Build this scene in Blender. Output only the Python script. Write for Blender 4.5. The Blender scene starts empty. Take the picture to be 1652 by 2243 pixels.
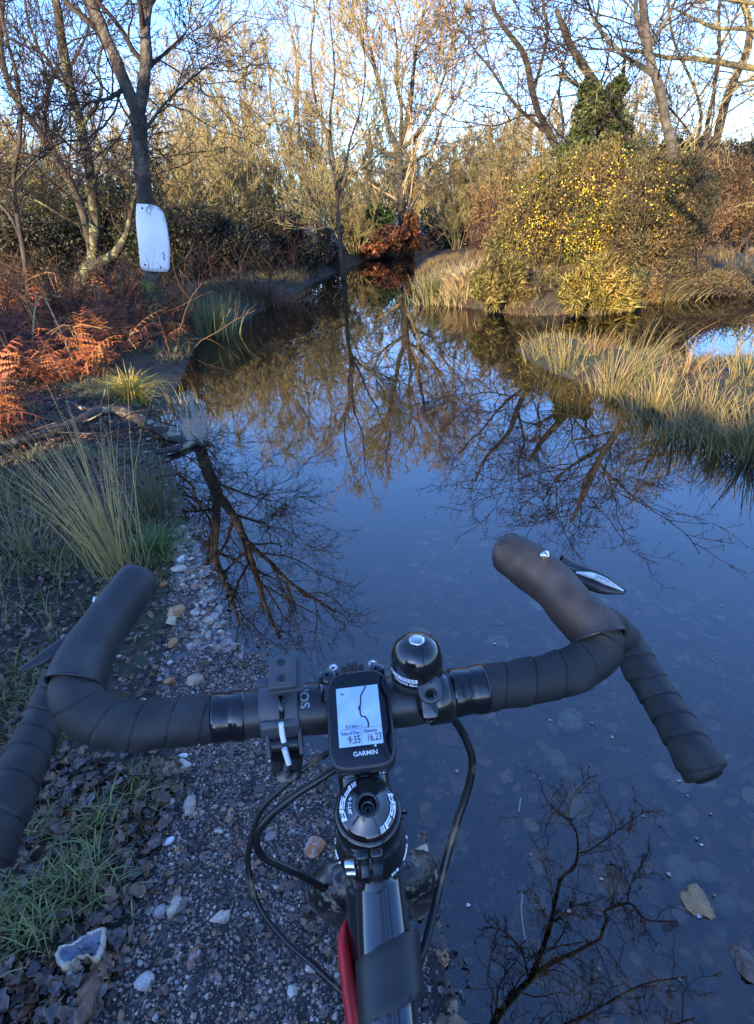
import bpy, math, random
import numpy as np
from mathutils import Vector, Matrix
R = math.radians
random.seed(7); rng = np.random.default_rng(11)
scene = bpy.context.scene
col = scene.collection
# ------------------------------------------------------------------ camera, sky, sun, exposure
H = 1.30                                   # eye height above the water
PITCH, ROLL, FPX, W0, H0 = R(27.1), R(4.0), 1270.0, 1652.0, 2243.0
cam_d = bpy.data.cameras.new('camera'); cam = bpy.data.objects.new('camera', cam_d); col.objects.link(cam)
cam_d.sensor_fit = 'VERTICAL'; cam_d.sensor_height = 24.0; cam_d.lens = FPX / H0 * 24.0
cam_d.clip_start = 0.02; cam_d.clip_end = 2000
_f = Vector((0, math.cos(PITCH), -math.sin(PITCH)))
_r0 = Vector((1, 0, 0)); _u0 = Vector((0, math.sin(PITCH), math.cos(PITCH)))
_r = _r0 * math.cos(ROLL) - _u0 * math.sin(ROLL)
_u = _u0 * math.cos(ROLL) + _r0 * math.sin(ROLL)
cam.matrix_world = Matrix(((_r.x, _u.x, -_f.x, 0), (_r.y, _u.y, -_f.y, 0), (_r.z, _u.z, -_f.z, H), (0, 0, 0, 1)))
scene.camera = cam
SUN_EL, SUN_AZ = R(15), R(208)             # azimuth clockwise from +Y: behind the rider, a little to the left
sun_dir = Vector((math.sin(SUN_AZ) * math.cos(SUN_EL), math.cos(SUN_AZ) * math.cos(SUN_EL), math.sin(SUN_EL)))
sd_ = bpy.data.lights.new('sun', 'SUN'); sun = bpy.data.objects.new('sun', sd_); col.objects.link(sun)
sd_.energy = 4.5; sd_.angle = R(0.55); sd_.color = (1.0, 0.76, 0.46)
sun.rotation_euler = (-sun_dir).to_track_quat('-Z', 'Y').to_euler(); sun.location = sun_dir * 50
world = bpy.data.worlds.new('World'); scene.world = world; world.use_nodes = True
wn = world.node_tree; wn.nodes.clear()
def wnode(t, **k):
    n = wn.nodes.new(t)
    for a, b in k.items(): setattr(n, a, b)
    return n
sky = wnode('ShaderNodeTexSky', sky_type='NISHITA', sun_disc=False, sun_elevation=SUN_EL, sun_rotation=SUN_AZ)
sky.air_density = 1.0; sky.dust_density = 0.6; sky.ozone_density = 2.5
bg = wnode('ShaderNodeBackground'); bg.inputs[1].default_value = 0.15
wo = wnode('ShaderNodeOutputWorld')
tc = wnode('ShaderNodeTexCoord'); mp = wnode('ShaderNodeMapping'); mp.inputs['Scale'].default_value = (1, 1, 2.6)
cn = wnode('ShaderNodeTexNoise'); cn.inputs['Scale'].default_value = 2.3; cn.inputs['Detail'].default_value = 7; cn.inputs['Roughness'].default_value = 0.55
cr = wnode('ShaderNodeValToRGB'); cr.color_ramp.elements[0].position = 0.49; cr.color_ramp.elements[1].position = 0.66
sep = wnode('ShaderNodeSeparateXYZ')
el = wnode('ShaderNodeMapRange'); el.inputs['From Min'].default_value = 0.27; el.inputs['From Max'].default_value = 0.08
mul = wnode('ShaderNodeMath', operation='MULTIPLY'); mul.use_clamp = True
mixc = wnode('ShaderNodeMix', data_type='RGBA'); mixc.inputs['B'].default_value = (2.0, 2.15, 2.5, 1)
wb = wnode('ShaderNodeMix', data_type='RGBA', blend_type='MULTIPLY'); wb.inputs['Factor'].default_value = 1; wb.inputs['B'].default_value = (.64, .85, 1.27, 1)
L = wn.links.new
L(tc.outputs['Generated'], mp.inputs[0]); L(mp.outputs[0], cn.inputs[0]); L(cn.outputs['Fac'], cr.inputs[0])
L(tc.outputs['Generated'], sep.inputs[0]); L(sep.outputs['Z'], el.inputs['Value'])
L(cr.outputs['Color'], mul.inputs[0]); L(el.outputs[0], mul.inputs[1])
L(mul.outputs[0], mixc.inputs['Factor']); L(sky.outputs[0], wb.inputs['A']); L(wb.outputs['Result'], mixc.inputs['A']); L(mixc.outputs['Result'], bg.inputs[0]); L(bg.outputs[0], wo.inputs[0])
scene.view_settings.view_transform = 'Standard'; scene.view_settings.look = 'None'
scene.view_settings.exposure = 2.08; scene.view_settings.gamma = 1.0
scene.render.engine = 'CYCLES'
scene.cycles.max_bounces = 6; scene.cycles.transparent_max_bounces = 12
scene.cycles.diffuse_bounces = 2; scene.cycles.glossy_bounces = 3
# ------------------------------------------------------------------ from photograph coordinates to the place
CAM = np.array((0, 0, H)); RV, UV, FV = [np.array(v) for v in (_r, _u, _f)]
def ray(px, py): return RV * ((px - W0 / 2) / FPX) + UV * (-(py - H0 / 2) / FPX) + FV
def P(px, py, d): return CAM + ray(px, py) * d                       # d metres along the optical axis
def G(px, py, z=0.0):
    v = ray(px, py); return CAM + v * ((z - H) / v[2])
def V(px, py, Y): v = ray(px, py); return CAM + v * (Y / v[1])       # on the upright plane y = Y
def MV(px, py, Y): p = V(px, py, Y); p[2] = -p[2]; return p          # seen mirrored in the water
def MG(px, py, z): p = G(px, py, -z); p[2] = z; return p
# ------------------------------------------------------------------ mesh builder
def nrm(a): return a / np.maximum(np.linalg.norm(a, axis=-1, keepdims=True), 1e-9)
class MB:
    def __init__(s): s.v = []; s.q = []; s.t = []; s.c = []; s.n = 0; s.mi = []
    def add(s, v, quads=None, tris=None, c=None):
        v = np.asarray(v, float).reshape(-1, 3)
        if quads is not None and len(quads): s.q.append(np.asarray(quads, int).reshape(-1, 4) + s.n)
        if tris is not None and len(tris): s.t.append(np.asarray(tris, int).reshape(-1, 3) + s.n)
        cc = np.ones((len(v), 3)) if c is None else np.broadcast_to(np.asarray(c, float), (len(v), 3))
        s.v.append(v); s.c.append(cc); s.n += len(v); return s
    def tubes(s, Pn, Rn, S=6, c=None, cap=False, twist=None):
        Pn = np.asarray(Pn, float); Rn = np.asarray(Rn, float)
        if Pn.ndim == 2: Pn = Pn[None]; 
        if Rn.ndim < 2: Rn = np.broadcast_to(Rn, Pn.shape[:2]) if Rn.ndim == 0 else Rn[None]
        N, K, _ = Pn.shape
        if not N: return s
        T = nrm(np.gradient(Pn, axis=1)); m = np.abs(T.mean(1)); ref = np.eye(3)[np.argmin(m, 1)]
        if K > 12 and N == 1:                                       # parallel transport for long bent tubes
            n = np.zeros_like(T); cur = nrm(np.cross(T[0, 0], ref[0]))
            for k in range(K):
                cur = nrm(cur - T[0, k] * np.dot(cur, T[0, k])); n[0, k] = cur
        else: n = nrm(np.cross(T, ref[:, None, :]))
        b = np.cross(T, n); a = np.arange(S) * 2 * math.pi / S
        RR = Rn[:, :, None] if Rn.ndim == 2 else Rn
        V_ = Pn[:, :, None, :] + RR[..., None] * (n[:, :, None, :] * np.cos(a)[None, None, :, None] + b[:, :, None, :] * np.sin(a)[None, None, :, None])
        idx = np.arange(N * K * S).reshape(N, K, S); i0 = idx[:, :-1]; i1 = idx[:, 1:]
        q = np.stack([i0, np.roll(i0, -1, 2), np.roll(i1, -1, 2), i1], -1).reshape(-1, 4)
        if c is not None:
            c = np.asarray(c, float)
            if c.ndim == 2 and len(c) == N: c = np.repeat(c, K * S, 0)
        s.add(V_.reshape(-1, 3), q, None, c)
        if cap:
            for i in range(N):
                for k, fl in ((0, 1), (K - 1, 0)):
                    ring = V_[i, k]; tr = [(0, j + 1, j) if fl else (0, j, j + 1) for j in range(1, S - 1)]
                    s.add(ring, None, tr, None if c is None or np.ndim(c) == 2 else c)
        return s
    def box(s, M, size, bev=0.0, c=None):
        x, y, z = [k / 2 for k in size]
        if bev <= 0:
            v = [(a * x, b * y, d * z) for a in (-1, 1) for b in (-1, 1) for d in (-1, 1)]
            f = [(0, 1, 3, 2), (4, 6, 7, 5), (0, 4, 5, 1), (2, 3, 7, 6), (0, 2, 6, 4), (1, 5, 7, 3)]
            s.add(xf(M, v), f, None, c); return s
        return s.slab(M, rrect(size[0], size[1], min(x, y) * 0.35, 4), size[2], bev, c)
    def slab(s, M, outline, h, bev=0.0, c=None, bevb=None):
        """extruded outline (closed, xy) centred on z, with rounded top and bottom edges"""
        o = np.asarray(outline, float); n = len(o); cen = o.mean(0); bevb = bev if bevb is None else bevb
        lv = [(-h / 2, bevb), (-h / 2 + bevb * .3, bevb * .3), (-h / 2 + bevb, 0), (h / 2 - bev, 0), (h / 2 - bev * .3, bev * .3), (h / 2, bev)]
        if bev <= 0 and bevb <= 0: lv = [(-h / 2, 0), (h / 2, 0)]
        d = o - cen; ln = np.maximum(np.linalg.norm(d, axis=1, keepdims=True), 1e-6)
        rings = [np.c_[o - d / ln * ins, np.full(n, z)] for z, ins in lv]
        v = np.concatenate(rings + [np.array([[cen[0], cen[1], -h / 2], [cen[0], cen[1], h / 2]])])
        q = [(k * n + j, k * n + (j + 1) % n, (k + 1) * n + (j + 1) % n, (k + 1) * n + j) for k in range(len(lv) - 1) for j in range(n)]
        b = len(lv) * n; t = [(b, (j + 1) % n, j) for j in range(n)] + [(b + 1, b - n + j, b - n + (j + 1) % n) for j in range(n)]
        s.add(xf(M, v), q, t, c); return s
    def lathe(s, M, prof, S=40, c=None, arc=2 * math.pi):
        prof = np.asarray(prof, float); K = len(prof); full = arc > 6.28; n = S if full else S + 1
        a = np.arange(n) * arc / S
        v = np.stack([prof[:, None, 0] * np.cos(a), prof[:, None, 0] * np.sin(a), np.repeat(prof[:, 1:2], n, 1)], -1).reshape(-1, 3)
        q = [(k * n + j, k * n + (j + 1) % n, (k + 1) * n + (j + 1) % n, (k + 1) * n + j) for k in range(K - 1) for j in range(n if full else n - 1)]
        s.add(xf(M, v), q, None, c); return s
    def mesh(s, name, mat, org=(0, 0, 0), smooth=True):
        v = (np.concatenate(s.v) - np.asarray(org, float)).astype(np.float32) if s.v else np.zeros((0, 3), np.float32)
        q = np.concatenate(s.q) if s.q else np.zeros((0, 4), int); t = np.concatenate(s.t) if s.t else np.zeros((0, 3), int)
        me = bpy.data.meshes.new(name); me.vertices.add(len(v)); me.vertices.foreach_set('co', v.ravel())
        me.loops.add(q.size + t.size); me.loops.foreach_set('vertex_index', np.concatenate([q.ravel(), t.ravel()]).astype(np.int32))
        me.polygons.add(len(q) + len(t))
        st = np.concatenate([np.arange(len(q)) * 4, q.size + np.arange(len(t)) * 3]).astype(np.int32)
        me.polygons.foreach_set('loop_start', st)
        me.polygons.foreach_set('use_smooth', np.full(len(q) + len(t), smooth, bool))
        me.update(calc_edges=True)
        at = me.attributes.new('Col', 'FLOAT_COLOR', 'POINT')
        cc = np.ones((len(v), 4), np.float32); cc[:, :3] = np.concatenate(s.c); at.data.foreach_set('color', cc.ravel())
        me.materials.append(mat); return me
def xf(M, v):
    M = np.array(M, float) if M is not None else np.eye(4); v = np.asarray(v, float).reshape(-1, 3); return v @ M[:3, :3].T + M[:3, 3]
def rrect(w, h, r, n=5):
    o = []
    for cx, cy, a0 in ((w / 2 - r, h / 2 - r, 0), (-w / 2 + r, h / 2 - r, 90), (-w / 2 + r, -h / 2 + r, 180), (w / 2 - r, -h / 2 + r, 270)):
        for k in range(n + 1): a = R(a0 + 90 * k / n); o.append((cx + r * math.cos(a), cy + r * math.sin(a)))
    return o
def frame(o, x, z):
    """matrix with origin o, z axis given, x axis as near as can be to the given one"""
    z = nrm(np.asarray(z, float)); x = np.asarray(x, float); x = nrm(x - z * np.dot(x, z)); y = np.cross(z, x)
    M = np.eye(4); M[:3, 0] = x; M[:3, 1] = y; M[:3, 2] = z; M[:3, 3] = o; return M
def T_(M, x=0, y=0, z=0, rz=0, rx=0, ry=0):
    return np.array(M) @ np.array(Matrix.Translation((x, y, z)) @ Matrix.Rotation(rz, 4, 'Z') @ Matrix.Rotation(ry, 4, 'Y') @ Matrix.Rotation(rx, 4, 'X'))
def spline(pts, n=60):
    p = np.asarray(pts, float); p = np.vstack([2 * p[0] - p[1], p, 2 * p[-1] - p[-2]]); out = []
    segs = len(p) - 3
    for u in np.linspace(0, segs - 1e-9, n):
        i = int(u); t = u - i; a, b, c, d = p[i:i + 4]
        out.append(.5 * (2 * b + (c - a) * t + (2 * a - 5 * b + 4 * c - d) * t * t + (3 * b - a - 3 * c + d) * t ** 3))
    out = np.array(out)
    s = np.r_[0, np.cumsum(np.linalg.norm(np.diff(out[:, :3], axis=0), axis=1))]; u = np.linspace(0, s[-1], n)
    return np.stack([np.interp(u, s, out[:, k]) for k in range(out.shape[1])], 1)
# ------------------------------------------------------------------ objects
def empty(name, loc=(0, 0, 0)):
    o = bpy.data.objects.new(name, None); o.location = loc; o.empty_display_size = 0.1; col.objects.link(o); return o
def tag(o, label=None, cat=None, group=None, kind=None):
    if label: o['label'] = label
    if cat: o['category'] = cat
    if group: o['group'] = group
    if kind: o['kind'] = kind
    return o
def thing(name, label, cat, loc=(0, 0, 0), group=None):
    o = empty(name, tuple(float(a) for a in loc)); tag(o, label, cat, group); return o
def origin(o):
    v = np.zeros(3)
    while o is not None: v += np.array(o.location); o = o.parent
    return v
def part(name, mb, mat, parent=None, smooth=True, label=None, org=None):
    base = origin(parent) if parent is not None else (np.zeros(3) if org is None else np.asarray(org))
    me = mb if isinstance(mb, bpy.types.Mesh) else mb.mesh(name, mat, base, smooth)
    o = bpy.data.objects.new(name, me); col.objects.link(o)
    if parent is not None: o.parent = parent
    else: o.location = tuple(float(a) for a in base)
    if label: o['label'] = label
    return o
def copy_tree(o, loc, rz=0, s=1.0, label=None, group=None, sz=None):
    c = o.copy(); col.objects.link(c); c.location = tuple(float(a) for a in loc); c.rotation_euler = (0, 0, rz); c.scale = (s, s, sz or s)
    if label: c['label'] = label
    if group: c['group'] = group
    for ch in o.children:
        d = ch.copy(); col.objects.link(d); d.parent = c
    return c
# ------------------------------------------------------------------ materials
def material(name, base=(.5, .5, .5), rough=.6, metal=0., col2=None, nscale=20., bump=0., bscale=60., vcol=False, spec=.5, coat=0., coords='Object',
             ramp=(.4, .6), rough2=None, detail=6, bdist=.002, sheen=0, transl=0.):
    m = bpy.data.materials.new(name); m.use_nodes = True; nt = m.node_tree; b = nt.nodes['Principled BSDF']
    b.inputs['Base Color'].default_value = (*base, 1); b.inputs['Roughness'].default_value = rough; b.inputs['Metallic'].default_value = metal
    b.inputs['Specular IOR Level'].default_value = spec; b.inputs['Coat Weight'].default_value = coat; b.inputs['Coat Roughness'].default_value = .08
    N = nt.nodes.new; L = nt.links.new; out = None
    co = N('ShaderNodeTexCoord')
    if col2 is not None or rough2 is not None:
        n = N('ShaderNodeTexNoise'); n.inputs['Scale'].default_value = nscale; n.inputs['Detail'].default_value = detail; L(co.outputs[coords], n.inputs['Vector'])
        r = N('ShaderNodeMapRange'); r.inputs['From Min'].default_value = ramp[0]; r.inputs['From Max'].default_value = ramp[1]; L(n.outputs['Fac'], r.inputs['Value'])
        if col2 is not None:
            mx = N('ShaderNodeMix'); mx.data_type = 'RGBA'; mx.inputs['A'].default_value = (*base, 1); mx.inputs['B'].default_value = (*col2, 1)
            L(r.outputs[0], mx.inputs['Factor']); out = mx.outputs['Result']
        if rough2 is not None:
            rr = N('ShaderNodeMapRange'); rr.inputs['To Min'].default_value = rough; rr.inputs['To Max'].default_value = rough2
            L(r.outputs[0], rr.inputs['Value']); L(rr.outputs[0], b.inputs['Roughness'])
    if vcol:
        a = N('ShaderNodeAttribute'); a.attribute_name = 'Col'
        if out is None: out = a.outputs['Color']
        else:
            mm = N('ShaderNodeMix'); mm.data_type = 'RGBA'; mm.blend_type = 'MULTIPLY'; mm.inputs['Factor'].default_value = 1
            L(out, mm.inputs['A']); L(a.outputs['Color'], mm.inputs['B']); out = mm.outputs['Result']
    if out is not None: L(out, b.inputs['Base Color'])
    if bump:
        n2 = N('ShaderNodeTexNoise'); n2.inputs['Scale'].default_value = bscale; n2.inputs['Detail'].default_value = 5; L(co.outputs[coords], n2.inputs['Vector'])
        bp = N('ShaderNodeBump'); bp.inputs['Strength'].default_value = bump; bp.inputs['Distance'].default_value = bdist
        L(n2.outputs['Fac'], bp.inputs['Height']); L(bp.outputs[0], b.inputs['Normal'])
    if transl:
        tr = N('ShaderNodeBsdfTranslucent'); ms = N('ShaderNodeMixShader'); ms.inputs[0].default_value = transl
        if out is not None: L(out, tr.inputs[0])
        else: tr.inputs[0].default_value = (*base, 1)
        o = nt.nodes['Material Output']; L(b.outputs[0], ms.inputs[1]); L(tr.outputs[0], ms.inputs[2]); L(ms.outputs[0], o.inputs['Surface'])
    return m
M = {}
M['leaf'] = material('foliage', vcol=True, base=(1, 1, 1), rough=.55, spec=.3, transl=.25)
M['blade'] = material('grass_blade', vcol=True, base=(1, 1, 1), rough=.5, spec=.35, transl=.25)
M['dead'] = material('dead_leaf', vcol=True, base=(1.15, 1, .9), col2=(.6, .5, .4), nscale=40, rough=.38, spec=.6, bump=.5, bscale=90)
M['stone'] = material('stone', vcol=True, base=(1, 1, 1), col2=(.45, .38, .32), nscale=35, rough=.45, spec=.5, bump=.8, bscale=120, bdist=.003, ramp=(.45, .7))
M['bark_birch'] = material('birch_bark', base=(.024, .019, .017), col2=(.085, .075, .06), nscale=5.5, rough=.85, bump=1, bscale=26, bdist=.03, ramp=(.42, .6))
M['bark_lichen'] = material('lichen_bark', base=(.028, .022, .016), col2=(.12, .13, .06), nscale=8, rough=.9, bump=1, bscale=30, bdist=.02, ramp=(.47, .6))
M['bark_dark'] = material('dark_bark', base=(.020, .015, .013), col2=(.05, .042, .03), nscale=7, rough=.9, bump=1, bscale=40, bdist=.015)
M['bark_moss'] = material('mossy_bark', base=(.05, .038, .028), col2=(.10, .13, .02), nscale=7, rough=.9, bump=1, bscale=34, bdist=.02, ramp=(.44, .56))
M['bark_olive'] = material('olive_bark', base=(.075, .062, .032), col2=(.15, .135, .05), nscale=3, rough=.9, bump=1, bscale=14, bdist=.03, ramp=(.4, .62))
M['twig_dark'] = material('dark_twigs', base=(.028, .018, .016), col2=(.042, .032, .026), nscale=2, rough=.8, spec=.2)
M['twig_brown'] = material('brown_twigs', base=(.22, .15, .10), col2=(.26, .21, .11), nscale=1.2, rough=.8, spec=.2)
M['twig_olive'] = material('olive_twigs', base=(.27, .23, .10), col2=(.22, .17, .085), nscale=1.2, rough=.8, spec=.2)
M['flower'] = material('gorse_flower', base=(.52, .36, .015), rough=.5)
# ------------------------------------------------------------------ noise and terrain
_tab = rng.random((256, 256))
def vnoise(x, y, s):
    x = np.asarray(x, float) / s + 1000.3; y = np.asarray(y, float) / s + 777.7
    xi = np.floor(x).astype(int); yi = np.floor(y).astype(int); u = x - xi; v = y - yi; u = u * u * (3 - 2 * u); v = v * v * (3 - 2 * v)
    g = lambda a, b: _tab[a % 256, b % 256]
    return (g(xi, yi) * (1 - u) + g(xi + 1, yi) * u) * (1 - v) + (g(xi, yi + 1) * (1 - u) + g(xi + 1, yi + 1) * u) * v - .5
def fbm(x, y, s, o=4):
    r = 0; a = 1
    for k in range(o): r = r + a * vnoise(x + 13.7 * k, y - 9.1 * k, s / 2 ** k); a *= .5
    return r
POND = [(1010, 3000), (1000, 2600), (975, 2243), (940, 2050), (905, 1900), (860, 1750), (800, 1650), (700, 1560), (580, 1470), (500, 1390), (455, 1300), (435, 1210), (415, 1120),
        (395, 1060), (372, 1010), (338, 965), (345, 905), (380, 868), (402, 820), (418, 780), (432, 748), (500, 722), (560, 686), (640, 645), (700, 612), (755, 588), (800, 571),
        (850, 560), (905, 558), (912, 585), (905, 618), (925, 650), (960, 668), (1050, 676), (1090, 684), (1150, 690), (1240, 690), (1300, 692), (1380, 680), (1450, 655),
        (1550, 635), (1652, 615), (1800, 600), (1800, 775), (1652, 790), (1500, 800), (1350, 768), (1250, 745), (1160, 750), (1125, 765), (1160, 790), (1220, 822), (1310, 850),
        (1360, 884), (1450, 932), (1550, 974), (1652, 1014), (1800, 1072), (2100, 1200), (2600, 1700), (2600, 2500), (2300, 3000)]
POND2 = [(1565, 543), (1720, 520), (1720, 572), (1610, 588), (1575, 575)]
polys = [np.array([G(*p)[:2] for p in pl]) for pl in (POND, POND2)]
def sdist(x, y):
    """metres from the waterline, negative in the water"""
    x = np.asarray(x, float).ravel(); y = np.asarray(y, float).ravel(); best = np.full(x.shape, 1e9)
    for pg in polys:
        d = np.full(x.shape, 1e9); ins = np.zeros(x.shape, bool); n = len(pg)
        for i in range(n):
            a = pg[i]; b = pg[(i + 1) % n]; ex, ey = b - a; t = np.clip(((x - a[0]) * ex + (y - a[1]) * ey) / (ex * ex + ey * ey + 1e-12), 0, 1)
            d = np.minimum(d, np.hypot(x - a[0] - t * ex, y - a[1] - t * ey))
            if a[1] != b[1]: ins ^= ((a[1] > y) != (b[1] > y)) & (x < (b[0] - a[0]) * (y - a[1]) / (b[1] - a[1]) + a[0])
        best = np.minimum(best, np.where(ins, -d, d))
    return best
def height(x, y):
    x = np.asarray(x, float); y = np.asarray(y, float); sh = x.shape; s = sdist(x, y).reshape(sh)
    near = np.clip(1 - (np.hypot(x, y - 1.0) - 1.5) / 2.0, 0, 1)
    land = (0.05 + .16 * (1 - near)) * (1 - np.exp(-np.maximum(s, 0) / (0.9 - .4 * (1 - near)))) + .05 * np.clip(s - 1, 0, 20) * .25
    wet = -.14 * (1 - np.exp(np.minimum(s, 0) / (.35 + .7 * near)))
    n = (.008 + .012 * near) * fbm(x, y, .22, 4) + .012 * vnoise(x, y, .03) + .10 * (1 - near) * fbm(x, y, 1.3, 3) * np.clip(np.abs(s) * 2, 0, 1) * (s > 0)
    return land + wet + n + .13 * np.clip((np.hypot(x, y) - 6) / 4, 0, 1) * np.clip(s / .35, 0, 1)
# ground sheet, fine by the bike and reaching the horizon
nx, ny = 460, 620
ux = np.linspace(-1, 1, nx); uy = np.linspace(-1, 1, ny)
gx = .45 * np.sinh(7.2 * ux); gy = 1.1 + .45 * np.sinh(7.2 * uy)
X, Y = np.meshgrid(gx, gy, indexing='ij'); Z = height(X, Y)
far = np.hypot(X, Y) > 45; Z = np.where(far, np.maximum(Z, 0.2), Z)
ii = np.arange(nx * ny).reshape(nx, ny)
q = np.stack([ii[:-1, :-1], ii[1:, :-1], ii[1:, 1:], ii[:-1, 1:]], -1).reshape(-1, 4)
S = sdist(X, Y).reshape(X.shape)
grav = np.array([G(*p)[:2] for p in [(1010, 3000), (1000, 2243), (950, 1900), (880, 1700), (800, 1500), (700, 1400), (600, 1250), (430, 1160), (385, 1200), (370, 1330), (350, 1500), (400, 1700), (330, 1900), (280, 2050), (200, 2243), (100, 2600), (0, 3000)]])
def inpoly(pg, x, y):
    x = np.asarray(x); y = np.asarray(y); ins = np.zeros(x.shape, bool); n = len(pg)
    for i in range(n):
        a = pg[i]; b = pg[(i + 1) % n]
        if a[1] != b[1]: ins ^= ((a[1] > y) != (b[1] > y)) & (x < (b[0] - a[0]) * (y - a[1]) / (b[1] - a[1]) + a[0])
    return ins
jx = X + .05 * fbm(X, Y, .25); jy = Y + .05 * fbm(Y, X, .25)
gm = inpoly(grav, jx, jy).astype(float)
wm = np.clip(-S / .25, 0, 1)
cc = np.stack([gm, wm, np.clip(Z * 8, 0, 1)], -1).reshape(-1, 3)
gmb = MB(); gmb.add(np.stack([X, Y, Z], -1).reshape(-1, 3), q, None, cc)
mg = bpy.data.materials.new('ground'); mg.use_nodes = True; nt = mg.node_tree; b = nt.nodes['Principled BSDF']; N = nt.nodes.new; L = nt.links.new
at = N('ShaderNodeAttribute'); at.attribute_name = 'Col'; sp = N('ShaderNodeSeparateColor'); L(at.outputs['Color'], sp.inputs[0])
co = N('ShaderNodeTexCoord')
def noise(sc, det=6, ro=.6):
    n = N('ShaderNodeTexNoise'); n.inputs['Scale'].default_value = sc; n.inputs['Detail'].default_value = det; n.inputs['Roughness'].default_value = ro; L(co.outputs['Object'], n.inputs['Vector']); return n.outputs['Fac']
def mixn(f, a, bb):
    m = N('ShaderNodeMix'); m.data_type = 'RGBA'
    for k, v in (('Factor', f), ('A', a), ('B', bb)):
        if isinstance(v, (tuple, float)): m.inputs[k].default_value = (*v, 1) if isinstance(v, tuple) else v
        else: L(v, m.inputs[k])
    return m.outputs['Result']
def rng_(v, a, c, d=0., e=1.):
    m = N('ShaderNodeMapRange'); m.inputs['From Min'].default_value = a; m.inputs['From Max'].default_value = c; m.inputs['To Min'].default_value = d; m.inputs['To Max'].default_value = e; L(v, m.inputs['Value']); return m.outputs[0]
litter = mixn(rng_(noise(9), .4, .62), (.022, .016, .014), (.055, .042, .028))
litter = mixn(rng_(noise(1.3), .48, .6), litter, (.035, .045, .018))
vo = N('ShaderNodeTexVoronoi'); vo.inputs['Scale'].default_value = 130; L(co.outputs['Object'], vo.inputs['Vector'])
vo2 = N('ShaderNodeTexVoronoi'); vo2.inputs['Scale'].default_value = 55; L(co.outputs['Object'], vo2.inputs['Vector'])
spv = N('ShaderNodeSeparateColor'); L(vo.outputs['Color'], spv.inputs[0])
grit = mixn(rng_(spv.outputs[0], .55, 1), (.045, .034, .030), (.28, .21, .16))
grit = mixn(rng_(vo.outputs['Distance'], .25, .5), grit, (.02, .017, .017))
grit = mixn(rng_(noise(7), .42, .62), grit, (.035, .028, .026))
mud = mixn(rng_(noise(5, 8, .65), .42, .6), (.17, .095, .06), (.30, .17, .10))
vo3 = N('ShaderNodeTexVoronoi'); vo3.inputs['Scale'].default_value = 12; vo3.inputs['Randomness'].default_value = 1; L(co.outputs['Object'], vo3.inputs['Vector'])
sp3 = N('ShaderNodeSeparateColor'); L(vo3.outputs['Color'], sp3.inputs[0])
mlt = N('ShaderNodeMath'); mlt.operation = 'MULTIPLY'; L(rng_(vo3.outputs['Distance'], .42, .30), mlt.inputs[0]); L(rng_(sp3.outputs[1], .60, .70), mlt.inputs[1])
mud = mixn(mlt.outputs[0], mud, (.55, .33, .18))
c1 = mixn(sp.outputs[0], litter, grit)
wfac = N('ShaderNodeMath'); wfac.operation = 'MULTIPLY'; L(sp.outputs[1], wfac.inputs[0]); wfac.inputs[1].default_value = .85
c2 = mixn(wfac.outputs[0], c1, mud)
L(c2, b.inputs['Base Color']); L(rng_(noise(14), .4, .6, .42, .85), b.inputs['Roughness']); b.inputs['Specular IOR Level'].default_value = .35
ad = N('ShaderNodeMath'); ad.operation = 'ADD'; L(noise(45, 8, .7), ad.inputs[0]); L(vo.outputs['Distance'], ad.inputs[1])
bp = N('ShaderNodeBump'); bp.inputs['Strength'].default_value = .9; bp.inputs['Distance'].default_value = .006; L(ad.outputs[0], bp.inputs['Height']); L(bp.outputs[0], b.inputs['Normal'])
ground = part('ground', gmb, mg); tag(ground, 'dark leafy earth and gritty gravel shore running under the water', 'ground', kind='structure')
# water
wm_ = bpy.data.materials.new('water'); wm_.use_nodes = True; nt = wm_.node_tree; nt.nodes.clear(); N = nt.nodes.new; L = nt.links.new
fr = N('ShaderNodeFresnel'); fr.inputs['IOR'].default_value = 2.0; tr = N('ShaderNodeBsdfTransparent'); tr.inputs[0].default_value = (1, .90, .74, 1)
gl = N('ShaderNodeBsdfGlossy'); gl.inputs['Roughness'].default_value = .006; ms = N('ShaderNodeMixShader'); ow = N('ShaderNodeOutputMaterial')
nn = N('ShaderNodeTexNoise'); nn.inputs['Scale'].default_value = 1.6; nn.inputs['Detail'].default_value = 2; cw = N('ShaderNodeTexCoord'); L(cw.outputs['Object'], nn.inputs['Vector'])
bw = N('ShaderNodeBump'); bw.inputs['Strength'].default_value = .12; bw.inputs['Distance'].default_value = .004; L(nn.outputs['Fac'], bw.inputs['Height'])
L(bw.outputs[0], gl.inputs['Normal']); L(bw.outputs[0], fr.inputs['Normal']); L(fr.outputs[0], ms.inputs[0]); L(tr.outputs[0], ms.inputs[1]); L(gl.outputs[0], ms.inputs[2]); L(ms.outputs[0], ow.inputs['Surface'])
wmb = MB(); wmb.add([(-40, -10, 0), (40, -10, 0), (40, 60, 0), (-40, 60, 0)], [(0, 1, 2, 3)])
water = part('water', wmb, wm_); tag(water, 'still brown tinted flood water reflecting sky and bare trees', 'water', kind='structure')
def onground(px, py): p = G(px, py); p[2] = float(height(np.array([p[0]]), np.array([p[1]]))[0]); return p
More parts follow.
